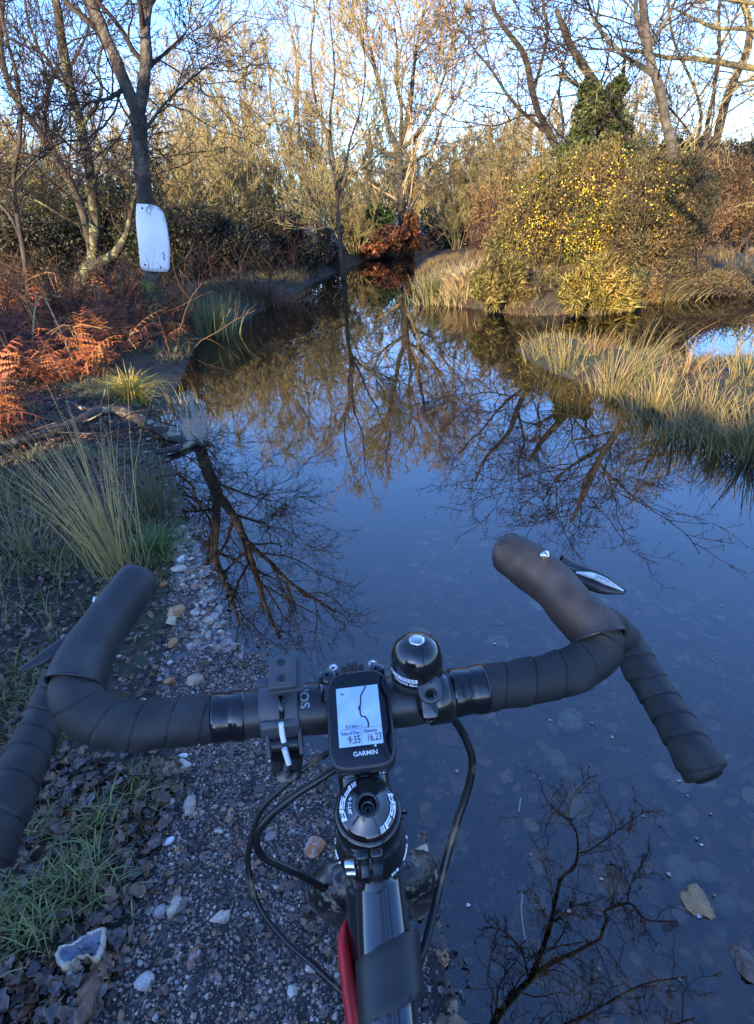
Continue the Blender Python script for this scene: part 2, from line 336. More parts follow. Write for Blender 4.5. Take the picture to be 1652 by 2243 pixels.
#==SECTIONS==
# ================================================================== THE BICYCLE
def rubber(name, base, rough=.52, band=False):
    m = material(name, base=base, rough=rough, bump=.7, bscale=1100, bdist=.0009, col2=tuple(k * 2.6 for k in base), nscale=34, ramp=(.50, .80), spec=.45)
    if band:                                                       # pressed contour pattern of the bar tape
        nt = m.node_tree; N = nt.nodes.new; L = nt.links.new; b = nt.nodes['Principled BSDF']; co = N('ShaderNodeTexCoord')
        n = N('ShaderNodeTexNoise'); n.inputs['Scale'].default_value = 42; n.inputs['Detail'].default_value = 1; L(co.outputs['Object'], n.inputs['Vector'])
        k = N('ShaderNodeMath'); k.operation = 'MULTIPLY'; k.inputs[1].default_value = 60; L(n.outputs['Fac'], k.inputs[0])
        s = N('ShaderNodeMath'); s.operation = 'SINE'; L(k.outputs[0], s.inputs[0])
        p = N('ShaderNodeMath'); p.operation = 'GREATER_THAN'; p.inputs[1].default_value = .72; L(s.outputs[0], p.inputs[0])
        bp = N('ShaderNodeBump'); bp.inputs['Strength'].default_value = 1.; bp.inputs['Distance'].default_value = .0016; L(p.outputs[0], bp.inputs['Height'])
        old = b.inputs['Normal'].links[0].from_socket; L(old, bp.inputs['Normal']); L(bp.outputs[0], b.inputs['Normal'])
    return m
mt_tape = rubber('bar_tape', (.018, .0175, .0175), .60, True); mt_tape2 = rubber('bar_tape_plain', (.016, .016, .0165), .60)
mt_hood = rubber('hood_rubber', (.021, .021, .0225), .55)
mt_gloss = material('gloss_black', base=(.006, .006, .007), rough=.12, spec=.6, coat=.5, col2=(.012, .011, .011), nscale=60, rough2=.22)
mt_frame = material('frame_paint', base=(.010, .011, .014), rough=.10, spec=.8, coat=1., col2=(.05, .048, .045), nscale=22, rough2=.4, ramp=(.58, .8))
mt_dirty = material('muddy_black', base=(.012, .011, .012), rough=.3, col2=(.20, .17, .13), nscale=110, rough2=.8, ramp=(.52, .64), bump=.5, bscale=260)
mt_plast = material('grey_plastic', base=(.055, .058, .064), rough=.42, col2=(.09, .08, .07), nscale=40, ramp=(.55, .75), bump=.2, bscale=700, bdist=.0005)
mt_bar = material('satin_black_bar', base=(.014, .015, .018), rough=.34, col2=(.03, .03, .032), nscale=25)
mt_shiny = material('shiny_tape', base=(.009, .009, .011), rough=.16, coat=.3, bump=.5, bscale=40, bdist=.003)
mt_alloy = material('bright_steel', base=(.75, .74, .72), rough=.22, metal=1, col2=(.55, .54, .52), nscale=80)
mt_white = material('white_print', base=(.75, .77, .8), rough=.45)
mt_grey = material('grey_print', base=(.22, .25, .30), rough=.5)
mt_ink = material('dark_print', base=(.01, .012, .02), rough=.5)
mt_red = material('red_nylon', base=(.62, .015, .02), rough=.5, col2=(.42, .01, .015), nscale=25, bump=.6, bscale=300, bdist=.0008)
mt_velcro = material('black_strap', base=(.016, .017, .019), rough=.42, bump=.4, bscale=1500, bdist=.0006, col2=(.018, .018, .02), nscale=12)
mt_cable = material('cable_housing', base=(.010, .010, .012), rough=.35, col2=(.16, .12, .07), nscale=45, ramp=(.60, .72))
mt_tyre = material('tyre_rubber', base=(.022, .021, .022), rough=.75, bump=.5, bscale=300, bdist=.001)
mt_screen = material('pale_screen', base=(.46, .60, .74), rough=.8, spec=.05, col2=(.35, .50, .66), nscale=70)
mt_glass = material('black_glass', base=(.004, .005, .008), rough=.04, spec=.5)
def txt(s, size, align='CENTER', squash=1.0, bold=0.0):
    """flat lettering as mesh data in the xy plane"""
    cu = bpy.data.curves.new('lettering', 'FONT'); cu.body = s; cu.size = size; cu.align_x = align; cu.align_y = 'CENTER'; cu.offset = bold; cu.resolution_u = 3
    o = bpy.data.objects.new('lettering', cu); col.objects.link(o); bpy.context.view_layer.update()
    me = bpy.data.meshes.new_from_object(o.evaluated_get(bpy.context.evaluated_depsgraph_get()))
    v = np.array([list(x.co) for x in me.vertices]); v[:, 0] *= squash; f = [list(p.vertices) for p in me.polygons]
    bpy.data.objects.remove(o); bpy.data.meshes.remove(me); bpy.data.curves.remove(cu); return v, f
def add_txt(mb, M_, s, size, fn=None, **k):
    v, f = txt(s, size, **k)
    if fn: v = fn(v)
    tr = [(p[0], p[i], p[i + 1]) for p in f for i in range(1, len(p) - 1)]
    mb.add(xf(M_, v), None, tr)
bike_o = np.array([0.0, .40, 0.0])
bike = thing('bicycle', 'black drop-bar gravel bicycle seen from the saddle, stopped at the edge of the flood water', 'bicycle', bike_o)
# front end directions: bars turned a little to the left of the frame
BR = nrm(P(1330, 1455, .410) - P(200, 1575, .380)); BR[2] = 0; BR = nrm(BR)      # along the bar, to the right
HA = R(71); FW = np.array((-BR[1], BR[0], 0.)); STE = np.array((0, 0, 1.)) * math.sin(HA) - FW * math.cos(HA)   # steering axis, upwards
CAPC = P(805, 1765, .335)
def axis_pt(s, x=0, y=0): return CAPC - STE * s + BR * x + nrm(np.cross(STE, BR)) * y
MC = frame(CAPC, BR, STE)                                          # z up the steering axis, x to the right, y forwards
# ---- handlebar
bc = P(778, 1545, .397)
bar = MB(); b0 = P(470, 1573, .384); b1 = P(1062, 1507, .404)
bpts = spline([b0, P(620, 1556, .390), bc, P(930, 1530, .400), b1], 60)
br = np.interp(np.linspace(0, 1, 60), [0, .22, .3, .7, .78, 1], [.0150, .0160, .0172, .0172, .0160, .0150])
bar.tubes(bpts, br, 32, cap=True)
handlebar = part('handlebar', bar, mt_bar, bike)
for pa, pb, rr in ((P(464, 1573, .3835), P(540, 1566, .387), .0160), (P(985, 1518, .4015), P(1065, 1507, .404), .0163)):
    sh = MB(); pp = spline([pa, (pa + pb) / 2, pb], 24); r_ = rr + .0003 * np.sin(np.linspace(0, 9, 24)) + .0004 * (np.linspace(0, 1, 24) > .6); r_[0] = .0145; r_[-1] = .0145
    sh.tubes(pp, r_, 32); part('finishing_tape', sh, mt_shiny, handlebar)
def wrap(name, pts, rad, mat, pitch=.021, a=.0011, n=260, ph=0.0, capend=True):
    c = spline([np.r_[p, r] for p, r in zip(pts, rad)], n); p = c[:, :3]; r = c[:, 3]
    s = np.r_[0, np.cumsum(np.linalg.norm(np.diff(p, axis=0), axis=1))]; S = 40; th = np.arange(S) / S
    fr_ = ((s[:, None] + pitch * th[None, :] + ph) / pitch) % 1.0
    RR = r[:, None] + a * (fr_ - .5) - .0011 * np.exp(-((fr_ - .0) / .035) ** 2) - .0011 * np.exp(-((fr_ - 1.) / .02) ** 2)
    RR = RR + .00025 * np.sin(s[:, None] * 210 + th[None] * 12.6)
    if capend: RR[-1] = .0005; RR[-2] *= .62; RR[-3] *= .86; RR[-4] *= .95
    mb = MB(); mb.tubes(p[None], RR[None], S); return part(name, mb, mat, bike)
tl = wrap('bar_tape', [P(468, 1573, .3835), P(400, 1581, .381), P(321, 1588, .378), (P(250, 1586, .377)), P(196, 1566, .379), P(168, 1528, .384), P(170, 1488, .3935), P(190, 1440, .406)],
     [.0156, .0156, .0157, .0160, .0165, .0166, .0160, .0150], mt_tape, ph=.004)
trt = wrap('bar_tape', [P(1060, 1507, .404), P(1130, 1497, .406), P(1210, 1481, .409), P(1270, 1460, .413), P(1305, 1430, .418), P(1312, 1396, .4235), P(1285, 1360, .432)],
     [.0160, .0160, .0162, .0164, .0168, .0166, .0156], mt_tape2, ph=.011)
wrap('drop_tape', [P(1285, 1352, .468), P(1328, 1364, .505), P(1362, 1396, .525), P(1384, 1428, .526), P(1410, 1476, .515), P(1446, 1531, .50), P(1486, 1595, .475), P(1520, 1652, .455), P(1545, 1692, .446), P(1552, 1703, .444)],
     [.0120, .0140, .0152, .0154, .0156, .0157, .0160, .0168, .0172, .0168], mt_tape2, ph=.0)
wrap('drop_tape', [P(140, 1470, .47), P(122, 1520, .465), P(98, 1580, .452), P(70, 1635, .43), P(44, 1695, .405), P(14, 1765, .385), P(-16, 1840, .372), P(-34, 1885, .366), P(-40, 1900, .364)],
     [.0152, .0153, .0155, .0156, .0158, .0162, .0166, .0168, .0160], mt_tape2, ph=.006)
pl = MB(); e1 = P(1556, 1706, .4435); ax_ = nrm(P(1552, 1703, .444) - P(1520, 1652, .455)); Mp = frame(e1 - ax_ * .003, (1, 0, .2), ax_)
pl.lathe(Mp, [(.0001, .0045), (.006, .0043), (.0105, .003), (.012, .0005), (.012, -.004)], 28); part('bar_end_plug', pl, mt_gloss, bike)
# ---- brake hoods and levers
def hood(c, r, up, lever_pts, lever_r, screw, s2):
    cc_ = spline([np.r_[p, k] for p, k in zip(c, r)], 70); p = cc_[:, :3]; rr = cc_[:, 3].copy()
    k = np.linspace(0, 1, 70); tip = np.clip((1 - k) / .10, 0, 1); rr = rr * np.sqrt(np.maximum(1 - (1 - tip) ** 2, 1e-4))
    S = 36; a = np.arange(S) * 2 * math.pi / S; T = nrm(np.gradient(p, axis=0)); mb = MB()
    rings = []
    for i in range(70):
        x = nrm(np.cross(T[i], up)); z = np.cross(x, T[i]); ca, sa = np.cos(a), np.sin(a)
        sx = np.sign(ca) * np.abs(ca) ** .82; sz = np.sign(sa) * np.abs(sa) ** .82
        rings.append(p[i] + rr[i] * (sx[:, None] * x + 1.12 * sz[:, None] * z))
    v = np.concatenate(rings); q = [(i * S + j, i * S + (j + 1) % S, (i + 1) * S + (j + 1) % S, (i + 1) * S + j) for i in range(69) for j in range(S)]
    mb.add(v, q); h = part('brake_hood', mb, mt_hood, bike)
    lip = MB(); lp = rings[0]; lip.tubes(np.vstack([lp, lp[:2]]) * .97 + lp.mean(0) * .03, np.full(S + 2, .0011), 8); part('hood_edge', lip, mt_bar, h)
    lv = MB(); c2 = spline([np.r_[a_, b_] for a_, b_ in zip(lever_pts, lever_r)], 40); pp = c2[:, :3]; w = c2[:, 3]; Tn = nrm(np.gradient(pp, axis=0)); rings = []
    for i in range(40):
        x = nrm(np.cross(Tn[i], s2)); z = np.cross(x, Tn[i]); rings.append(pp[i] + w[i] * (np.cos(a[::3])[:, None] * x * 1.0 + np.sin(a[::3])[:, None] * z * .42))
    v = np.concatenate(rings); S2 = 12; q = [(i * S2 + j, i * S2 + (j + 1) % S2, (i + 1) * S2 + (j + 1) % S2, (i + 1) * S2 + j) for i in range(39) for j in range(S2)]
    lv.add(v, q); l = part('brake_lever', lv, mt_bar, h)
    sc = MB(); sc.lathe(frame(screw[0], (1, 0, 0), screw[1]), [(.0001, .0008), (.0026, .0008), (.0032, .0002), (.0032, -.004)], 20); part('pivot_screw', sc, mt_alloy, h)
    return h, l, pp, w
upL = nrm(np.array((.10, -.45, 1.))); upR = nrm(np.array((-.05, -.45, 1.)))
hl, ll, _, _ = hood([P(166, 1500, .3905), P(177, 1468, .397), P(200, 1420, .412), P(234, 1368, .430), P(268, 1320, .445), P(296, 1284, .456), P(318, 1253, .466)],
     [.0182, .0178, .0166, .0157, .0156, .0153, .0148], upL, [P(215, 1360, .465), P(165, 1395, .462), P(105, 1435, .45), P(48, 1468, .44)], [.0055, .006, .0055, .002],
     (P(206, 1316, .436), nrm(np.array((-.7, -.55, .6)))), (.3, -.4, .8))
hr_, lr_, pr, wr = hood([P(1314, 1402, .4215), P(1302, 1380, .426), P(1250, 1328, .440), P(1214, 1284, .456), P(1164, 1245, .472), P(1124, 1218, .484), P(1086, 1198, .494)],
     [.0186, .0180, .0168, .0168, .0176, .0164, .0150], upR, [P(1225, 1232, .50), P(1262, 1256, .50), P(1320, 1279, .492), P(1371, 1297, .485)], [.008, .0095, .0092, .0022],
     (P(1198, 1214, .4505), nrm(np.array((.55, -.55, .75)))), (-.3, -.5, .8))
acc = MB(); pp = spline([P(1262, 1254, .482), P(1300, 1262, .478), P(1335, 1278, .475), P(1366, 1294, .474)], 24); acc.tubes(pp, np.interp(np.linspace(0, 1, 24), [0, .3, .6, 1], [.0008, .0028, .0030, .0006]), 8)
part('lever_band', acc, mt_white, hr_)
acc = MB(); Mt = frame(P(1329, 1272, .4700), P(1360, 1286, .4705) - P(1310, 1264, .4705), CAM - P(1329, 1272, .471)); add_txt(acc, Mt, 'SHIMANO', .0042); part('lever_lettering', acc, mt_ink, hr_)
acc = MB(); pp = spline([P(1225, 1238, .478), P(1262, 1249, .486), P(1310, 1268, .486), P(1350, 1290, .484)], 24); acc.tubes(pp, np.full(24, .0009), 6)
part('lever_edge', acc, mt_plast, hr_)
acc = MB(); Mt = frame(P(1095, 1188, .466), BR, upR); add_txt(acc, Mt, '2', .010, squash=1.3); part('hood_mark', acc, mt_ink, hr_)
# ---- stem, face plate, bolts
stem = MB(); s0 = axis_pt(.034); s1 = bc
n_ = 26; rings = []; dS = s1 - s0; fwd = nrm(dS); sx_ = BR; upz = nrm(np.cross(sx_, fwd))
for k in range(n_):
    t = k / (n_ - 1); w = np.interp(t, [0, .25, .6, 1], [.0215, .0165, .0165, .0225]); h = np.interp(t, [0, .3, 1], [.019, .016, .019]); a = np.arange(28) * 2 * math.pi / 28
    cx = np.sign(np.cos(a)) * np.abs(np.cos(a)) ** .7; cz = np.sign(np.sin(a)) * np.abs(np.sin(a)) ** .7
    rings.append(s0 + dS * t + w * cx[:, None] * sx_ + h * cz[:, None] * upz)
v = np.concatenate(rings); q = [(i * 28 + j, i * 28 + (j + 1) % 28, (i + 1) * 28 + (j + 1) % 28, (i + 1) * 28 + j) for i in range(n_ - 1) for j in range(28)]
stem.add(v, q); stem.lathe(frame(axis_pt(.058), BR, STE), [(.001, 0), (.0188, 0), (.0200, .0015), (.0200, .048), (.0185, .0495), (.001, .0495)], 44)
stem_o = part('stem', stem, mt_gloss, bike)
fp = MB(); Mf = frame(bc, BR, upz)                                 # x along the bar, z up, y towards... forwards
prof = [(math.cos(R(a)) * .0225, math.sin(R(a)) * .0225) for a in range(-60, 241, 15)]
vv = []
for x in (-.0215, -.019, .019, .0215):
    rr = .0205 if abs(x) > .02 else .0222
    vv += [(x, math.cos(R(a)) * rr, math.sin(R(a)) * rr) for a in range(-80, 100, 9)]
m_ = 20; q = [(i * m_ + j, i * m_ + j + 1, (i + 1) * m_ + j + 1, (i + 1) * m_ + j) for i in range(3) for j in range(m_ - 1)]
fp.add(xf(Mf, vv), q)
for sx in (-1, 1):
    fp.lathe(T_(Mf, sx * .0165, .0155, .012, 0, -.35), [(.001, .007), (.0052, .007), (.0060, .0055), (.0062, -.022), (.001, -.022)], 20)
    fp.lathe(T_(Mf, sx * .0165, .0155, -.02, 0, -.35), [(.001, .007), (.0052, .007), (.0060, .0055), (.0062, -.012), (.001, -.012)], 20)
face = part('stem_faceplate', fp, mt_gloss, bike)
for px, py in ((731, 1468), (817, 1459)):
    bo = MB(); c = P(px, py, .398); bo.lathe(frame(c, BR, nrm(np.array((0, -.25, 1)))), [(.0012, .0012), (.0013, .0032), (.0026, .0035), (.0030, .0030), (.0031, -.004), (.001, -.004)], 18); part('bolt', bo, mt_alloy, face)
# ---- top cap, stem clamp slot, headset cover
cap = MB(); cap.lathe(MC, [(.0052, -.012), (.0052, .0012), (.0064, .0022), (.0072, .0012), (.0150, -.0022), (.0166, -.0034), (.0178, -.0052), (.0180, -.0082), (.0170, -.0090), (.001, -.0090)], 72)
cap_o = part('top_cap', cap, mt_gloss, bike)
sk = MB(); sk.lathe(T_(MC, 0, 0, -.004), [(.0026, -.0045), (.0027, 0), (.0048, .0002), (.0051, -.0012), (.0051, -.004)], 24); part('cap_bolt', sk, mt_gloss, cap_o)
def arc_txt(mb, M_, s, rad, a0, a1, size, z, slope=0.):
    v, f = txt(s, size, 'LEFT', bold=size * .035); w = v[:, 0].max() - v[:, 0].min(); x = (v[:, 0] - v[:, 0].min()) / w; y = v[:, 1]
    a = a0 + (a1 - a0) * x; rr = rad + y * (1 if a1 < a0 else -1)
    vv = np.stack([rr * np.cos(a), rr * np.sin(a), z + (rad - rr) * slope], 1); tr = [(p[0], p[i], p[i + 1]) for p in f for i in range(1, len(p) - 1)]
    mb.add(xf(M_, vv), None, tr)
def logo_arc(mb, M_, rad, a0, a1, wd, z, slope):
    """three slanted block letters with a bar before them, white, bent round a ring"""
    L_ = [('bar', 0, .13), ('F', .15, .42), ('S', .44, .71), ('A', .73, 1.0)]
    def quad(x0, x1, y0, y1, sl=.04):
        n = 6; vs = []; 
        for k in range(n + 1):
            for yy in (y0, y1):
                x = x0 + (x1 - x0) * k / n + sl * (yy - .5); a = a0 + (a1 - a0) * x; rr = rad + (yy - .5) * wd * (1 if a1 < a0 else -1)
                vs.append((rr * math.cos(a), rr * math.sin(a), z + (rad - rr) * slope))
        mb.add(xf(M_, vs), [(2 * k, 2 * k + 1, 2 * k + 3, 2 * k + 2) for k in range(n)])
    for n_, a, b in L_:
        w = b - a
        if n_ == 'bar': [quad(a + w * k / 3, a + w * (k + .6) / 3, 0, 1) for k in range(3)]
        if n_ == 'F': quad(a, a + .25 * w, 0, 1); quad(a + .25 * w, b, .72, 1); quad(a + .25 * w, b - .1 * w, .34, .58)
        if n_ == 'S': quad(a, b, .78, 1); quad(a, a + .28 * w, .5, .78); quad(a, b, .38, .62); quad(b - .28 * w, b, .2, .38); quad(a, b, 0, .22)
        if n_ == 'A': quad(a, a + .28 * w, 0, .85); quad(a + .2 * w, b, .78, 1); quad(b - .28 * w, b, 0, .85); quad(a + .28 * w, b - .28 * w, .3, .52)
lg = MB(); logo_arc(lg, MC, .0148, R(112), R(204), .0030, -.0016, .42); logo_arc(lg, MC, .0148, R(-66), R(22), .0030, -.0016, .42)
arc_txt(lg, MC, 'o 1-1/8"', .0106, R(148), R(200), .0026, .0003, .42); part('cap_lettering', lg, mt_white, cap_o)
sp_ = MB(); Ms = T_(MC, 0, 0, -.010)
sp_.lathe(Ms, [(.015, 0), (.0168, -.001), (.0168, -.003), (.015, -.004)], 48); part('stem_ring', sp_, mt_bar, stem_o)
cl = MB()                                                          # the clamp's split and its two bolts, facing the rider
for dx in (-.0062, .0022): cl.box(T_(MC, dx, -.0200, -.036), (.0070, .007, .044), .0012)
part('clamp_ears', cl, mt_gloss, stem_o)
for dz, dx in ((-.030, -.0125), (-.047, -.0125)):
    bo = MB(); bo.lathe(frame(axis_pt(-dz, dx, -.0215), STE, -BR), [(.0012, .001), (.0012, .0042), (.0030, .0045), (.0034, .0040), (.0034, -.001)], 16); part('clamp_bolt', bo, mt_alloy, stem_o)
hc = MB(); hc.lathe(T_(MC, 0, 0, -.058), [(.017, .003), (.0192, .002), (.0200, .0), (.0212, -.006), (.0232, -.0125), (.0240, -.0150), (.0240, -.0185), (.0228, -.0195), (.01, -.0195)], 72)
hs = part('headset_cover', hc, mt_gloss, bike)
lg = MB(); Mh = T_(MC, 0, 0, -.0702); logo_arc(lg, Mh, .0226, R(168), R(206), .0036, .0006, 1.9); part('cover_lettering', lg, mt_white, hs); lg = MB(); logo_arc(lg, Mh, .0226, R(-62), R(2), .0036, .0006, 1.9); part('cover_lettering', lg, mt_white, hs)
# ---- frame tubes
ht = MB(); a = [axis_pt(s) for s in (.076, .085, .12, .17, .20)]; ht.tubes(spline(a, 20), np.interp(np.linspace(0, 1, 20), [0, .15, .5, 1], [.0232, .0225, .0215, .0265]), 36, cap=True)
ht_o = part('head_tube', ht, mt_frame, bike)
tA = P(833, 1935, .408); tB = P(855, 2243, .3585); dd = nrm(tB - tA); pts = [tA + dd * k for k in (-.035, 0, .05, .12, .25, .45)]
c_ = spline(pts, 60); T0 = nrm(np.gradient(c_, axis=0)); rings = []; a = np.arange(36) * 2 * math.pi / 36; side = nrm(np.cross(dd, (0, 0, 1)))
for i in range(60):
    z = np.cross(side, T0[i]); w = np.interp(i / 59, [0, .12, .3, 1], [.0165, .0182, .0185, .0185]); h = np.interp(i / 59, [0, .12, 1], [.024, .020, .018])
    cx = np.sign(np.cos(a)) * np.abs(np.cos(a)) ** .78; cz = np.sign(np.sin(a)) * np.abs(np.sin(a)) ** .78
    rings.append(c_[i] - z * 0 + np.array((0, 0, -.012)) + w * cx[:, None] * side + h * cz[:, None] * z)
tt = MB(); tt.add(np.concatenate(rings), [(i * 36 + j, i * 36 + (j + 1) % 36, (i + 1) * 36 + (j + 1) % 36, (i + 1) * 36 + j) for i in range(59) for j in range(36)])
part('top_tube', tt, mt_frame, bike)
dt = MB(); da = axis_pt(.165); fdir = np.array((dd[0], dd[1], 0)); fdir = nrm(fdir); db = da + fdir * .42 + np.array((0, 0, -.50)); dt.tubes(spline([da, (da + db) / 2, db], 30), np.full(30, .0235), 28); part('down_tube', dt, mt_frame, bike)
# the rest of the frame, out of the picture behind and below the camera
st = MB(); se = c_[-1]; bb = np.array((db[0], db[1] - .02, .28)); st.tubes(spline([se + np.array((0, -.02, .12)), se, bb], 20), .016, 20); part('seat_tube', st, mt_frame, bike)
sd2 = MB(); so = se + np.array((0, -.03, .16)); pr_ = [(-.13, .004), (-.10, .022), (-.02, .03), (.06, .055), (.12, .068), (.14, .05)]
o_ = [(y, -x) for x, y in pr_] + [(-y, -x) for x, y in pr_[::-1]]; sd2.slab(frame(so, (1, 0, 0), (0, 0, 1)), o_, .03, .008); part('saddle', sd2, mt_bar, bike)
def wheel(name, cen, right, fwd_, r=.368, knobs=True):
    MW = frame(cen, fwd_, right)                                   # z along the axle
    w = MB(); a = np.linspace(0, 2 * math.pi, 97); ring = np.stack([np.cos(a) * (r - .021), np.sin(a) * (r - .021), a * 0], 1)
    v = []; S = 16; K = 96
    for k in range(K):
        cs, sn = math.cos(a[k]), math.sin(a[k])
        for j in range(S): b_ = 2 * math.pi * j / S; rr = r - .021 + .0205 * math.cos(b_); v.append((cs * rr, sn * rr, .021 * math.sin(b_)))
    w.add(xf(MW, v), [(k * S + j, k * S + (j + 1) % S, ((k + 1) % K) * S + (j + 1) % S, ((k + 1) % K) * S + j) for k in range(K) for j in range(S)])
    for k in range(150 if knobs else 0):
        t = 2 * math.pi * k / 150
        for j, zz in enumerate((-.015, -.005, .005, .015)):
            tt_ = t + (.012 if j % 2 else 0); rr = r - .021 + .0215 * math.cos(math.asin(zz / .022)); w.box(T_(MW, math.cos(tt_) * rr, math.sin(tt_) * rr, zz, tt_), (.0055, .0085, .0068))
    hub_ = thing  # noqa
    t_ = part('front_wheel' if knobs else 'rear_wheel', w, mt_tyre, bike, smooth=False)
    rm = MB(); v = []; pf = [(r - .042, .011), (r - .036, .012), (r - .036, -.012), (r - .042, -.011), (r - .062, -.004), (r - .062, .004)]; S = len(pf)
    for k in range(K): v += [(math.cos(a[k]) * x, math.sin(a[k]) * x, z) for x, z in pf]
    rm.add(xf(MW, v), [(k * S + j, k * S + (j + 1) % S, ((k + 1) % K) * S + (j + 1) % S, ((k + 1) % K) * S + j) for k in range(K) for j in range(S)]); part('rim', rm, mt_bar, t_)
    sk_ = MB()
    for k in range(28): t = 2 * math.pi * k / 28; sk_.tubes(xf(MW, [(.018 * math.cos(t + .9), .018 * math.sin(t + .9), .028 * (-1) ** k), ((r - .06) * math.cos(t), (r - .06) * math.sin(t), 0)]), .001, 5)
    sk_.lathe(T_(MW, 0, 0, -.05), [(.004, 0), (.012, .005), (.02, .02), (.012, .03), (.012, .07), (.02, .08), (.012, .095), (.004, .1)], 20); part('spokes', sk_, mt_bar, t_)
AX = axis_pt(.70) + FW * .048; AX[2] = .368
wheel('front_wheel', AX, BR, FW)
wheel('rear_wheel', np.array((db[0], db[1], 0)) + fdir * .42 + np.array((0, 0, .368)), np.cross(fdir, (0, 0, -1.)), -fdir, knobs=False)
ss = MB()
for sx in (-1, 1):
    rc = np.array((db[0], db[1], 0)) + fdir * .42 + np.array((sx * .065, 0, .368)); ss.tubes(np.array([se + np.array((sx * .015, 0, 0)), rc]), .008, 10); ss.tubes(np.array([bb + np.array((sx * .03, 0, 0)), rc]), .009, 10)
part('rear_stays', ss, mt_frame, bike)
fk = MB(); yv = nrm(np.cross(STE, BR))
for sx in (-1, 1):
    L_ = [axis_pt(.205, 0, .004), axis_pt(.212, sx * .026, .006), axis_pt(.235, sx * .042, .010), axis_pt(.30, sx * .048, .016), axis_pt(.45, sx * .050, .028), AX + BR * sx * .055]
    c2 = spline(L_, 44); fk.tubes(c2, np.interp(np.linspace(0, 1, 44), [0, .08, .3, 1], [.020, .019, .0145, .010]), 22)
part('fork', fk, mt_dirty, bike)
# ---- cables
def cable(pts, r, n=70):
    mb = MB(); mb.tubes(spline([P(*p) for p in pts], n), np.full(n, r), 12); return part('cable', mb, mt_cable, bike)
cable([(955, 1555, .425), (985, 1566, .432), (1012, 1602, .44), (1033, 1655, .445), (1032, 1700, .448), (1018, 1752, .45), (1003, 1795, .45), (978, 1882, .447), (955, 1975, .44), (930, 2073, .42), (905, 2130, .415)], .0030)
cable([(790, 1610, .44), (711, 1652, .435), (666, 1684, .43), (621, 1724, .43), (585, 1758, .432), (562, 1795, .435), (547, 1850, .437), (544, 1898, .44), (566, 1982, .44), (620, 2055, .437), (680, 2108, .43), (745, 2168, .42), (800, 2215, .41)], .0021)
cable([(800, 1640, .44), (726, 1690, .432), (646, 1742, .43), (590, 1790, .432), (562, 1832, .437), (572, 1872, .445), (610, 1894, .452), (655, 1914, .46), (701, 1941, .475), (722, 1955, .49)], .0030)
# ---- bell on the bar
bell_o = MB(); bt = P(913, 1402, .372); bM = frame(bt, BR, nrm(np.array((.03, -.02, 1.))))
pf = [(.0001, 0), (.0045, -.0001), (.0085, -.0008), (.0120, -.0028), (.0148, -.0060), (.0163, -.0100), (.0170, -.0145), (.0172, -.0200), (.0172, -.0262), (.0168, -.0268), (.0160, -.0262)]
bell_o.lathe(bM, pf, 72); bell = part('bell', bell_o, mt_gloss, bike)
mb = MB(); mb.lathe(bM, [(.0001, .0016), (.0030, .0015), (.0046, .0011), (.0052, .0004), (.0052, -.0004)], 40); part('bell_button', mb, mt_alloy, bell)
mb = MB(); mb.lathe(bM, [(.0155, -.0262), (.0170, -.0285), (.0165, -.0325), (.0120, -.036), (.001, -.0365)], 56); part('bell_base', mb, mt_bar, bell)
mb = MB(); A0, A1 = R(188), R(262); n_ = 24; vs = []
for k in range(n_ + 1):
    a_ = A0 + (A1 - A0) * k / n_
    for z_ in (-.0178, -.0208): vs.append((.01735 * math.cos(a_), .01735 * math.sin(a_), z_))
mb.add(xf(bM, vs), [(2 * k, 2 * k + 1, 2 * k + 3, 2 * k + 2) for k in range(n_)]); part('bell_label', mb, mt_white, bell)
def cyl_txt(mb, s, size, a0, a1, z0, r):
    v, f = txt(s, size, 'LEFT', bold=size * .03); w = v[:, 0].max(); a = a0 + (a1 - a0) * v[:, 0] / w; vv = np.stack([r * np.cos(a), r * np.sin(a), z0 + v[:, 1]], 1)
    mb.add(xf(bM, vv), None, [(p[0], p[i], p[i + 1]) for p in f for i in range(1, len(p) - 1)])
mb = MB(); cyl_txt(mb, 'W / L P - H O N K', .0026, R(192), R(259), -.0193, .01745); part('label_print', mb, mt_ink, bell)
mb = MB(); cyl_txt(mb, 'CYCLING BELL', .0024, R(205), R(262), -.0226, .01740); part('bell_lettering', mb, mt_white, bell)
mb = MB(); lc = P(942, 1509, .368); lz = nrm(CAM - lc + np.array((0, .05, .12))); lM = frame(lc, BR, lz)
ho = rrect(.0150, .0185, .0068, 6); mb2 = []
n = len(ho); hole = [(.0036 * math.cos(2 * math.pi * k / n + R(8)), -.0035 + .0032 * math.sin(2 * math.pi * k / n + R(8))) for k in range(n)]
vs = [(x, y, .0016) for x, y in ho] + [(x * .96, y * .96, .0022) for x, y in ho] + [(x * 1.15, y, .0022) for x, y in hole] + [(x, y, .001) for x, y in hole] + [(x, y, -.004) for x, y in hole] + [(x * 1.0, y * 1.0, -.0014) for x, y in ho] + [(x * .9, y * .9, -.002) for x, y in ho]
qs = []
for a_, b_ in ((5, 0), (0, 1), (1, 2), (2, 3), (3, 4), (6, 5)): qs += [(a_ * n + j, a_ * n + (j + 1) % n, b_ * n + (j + 1) % n, b_ * n + j) for j in range(n)]
mb.add(xf(lM, vs), qs); part('bell_lever', mb, mt_plast, bell)
mb = MB(); mb.lathe(T_(lM, .000, .0052, .0010), [(.0001, .0018), (.0025, .0016), (.0034, .0009), (.0036, 0)], 20); part('lever_thumb', mb, mt_bar, bell)
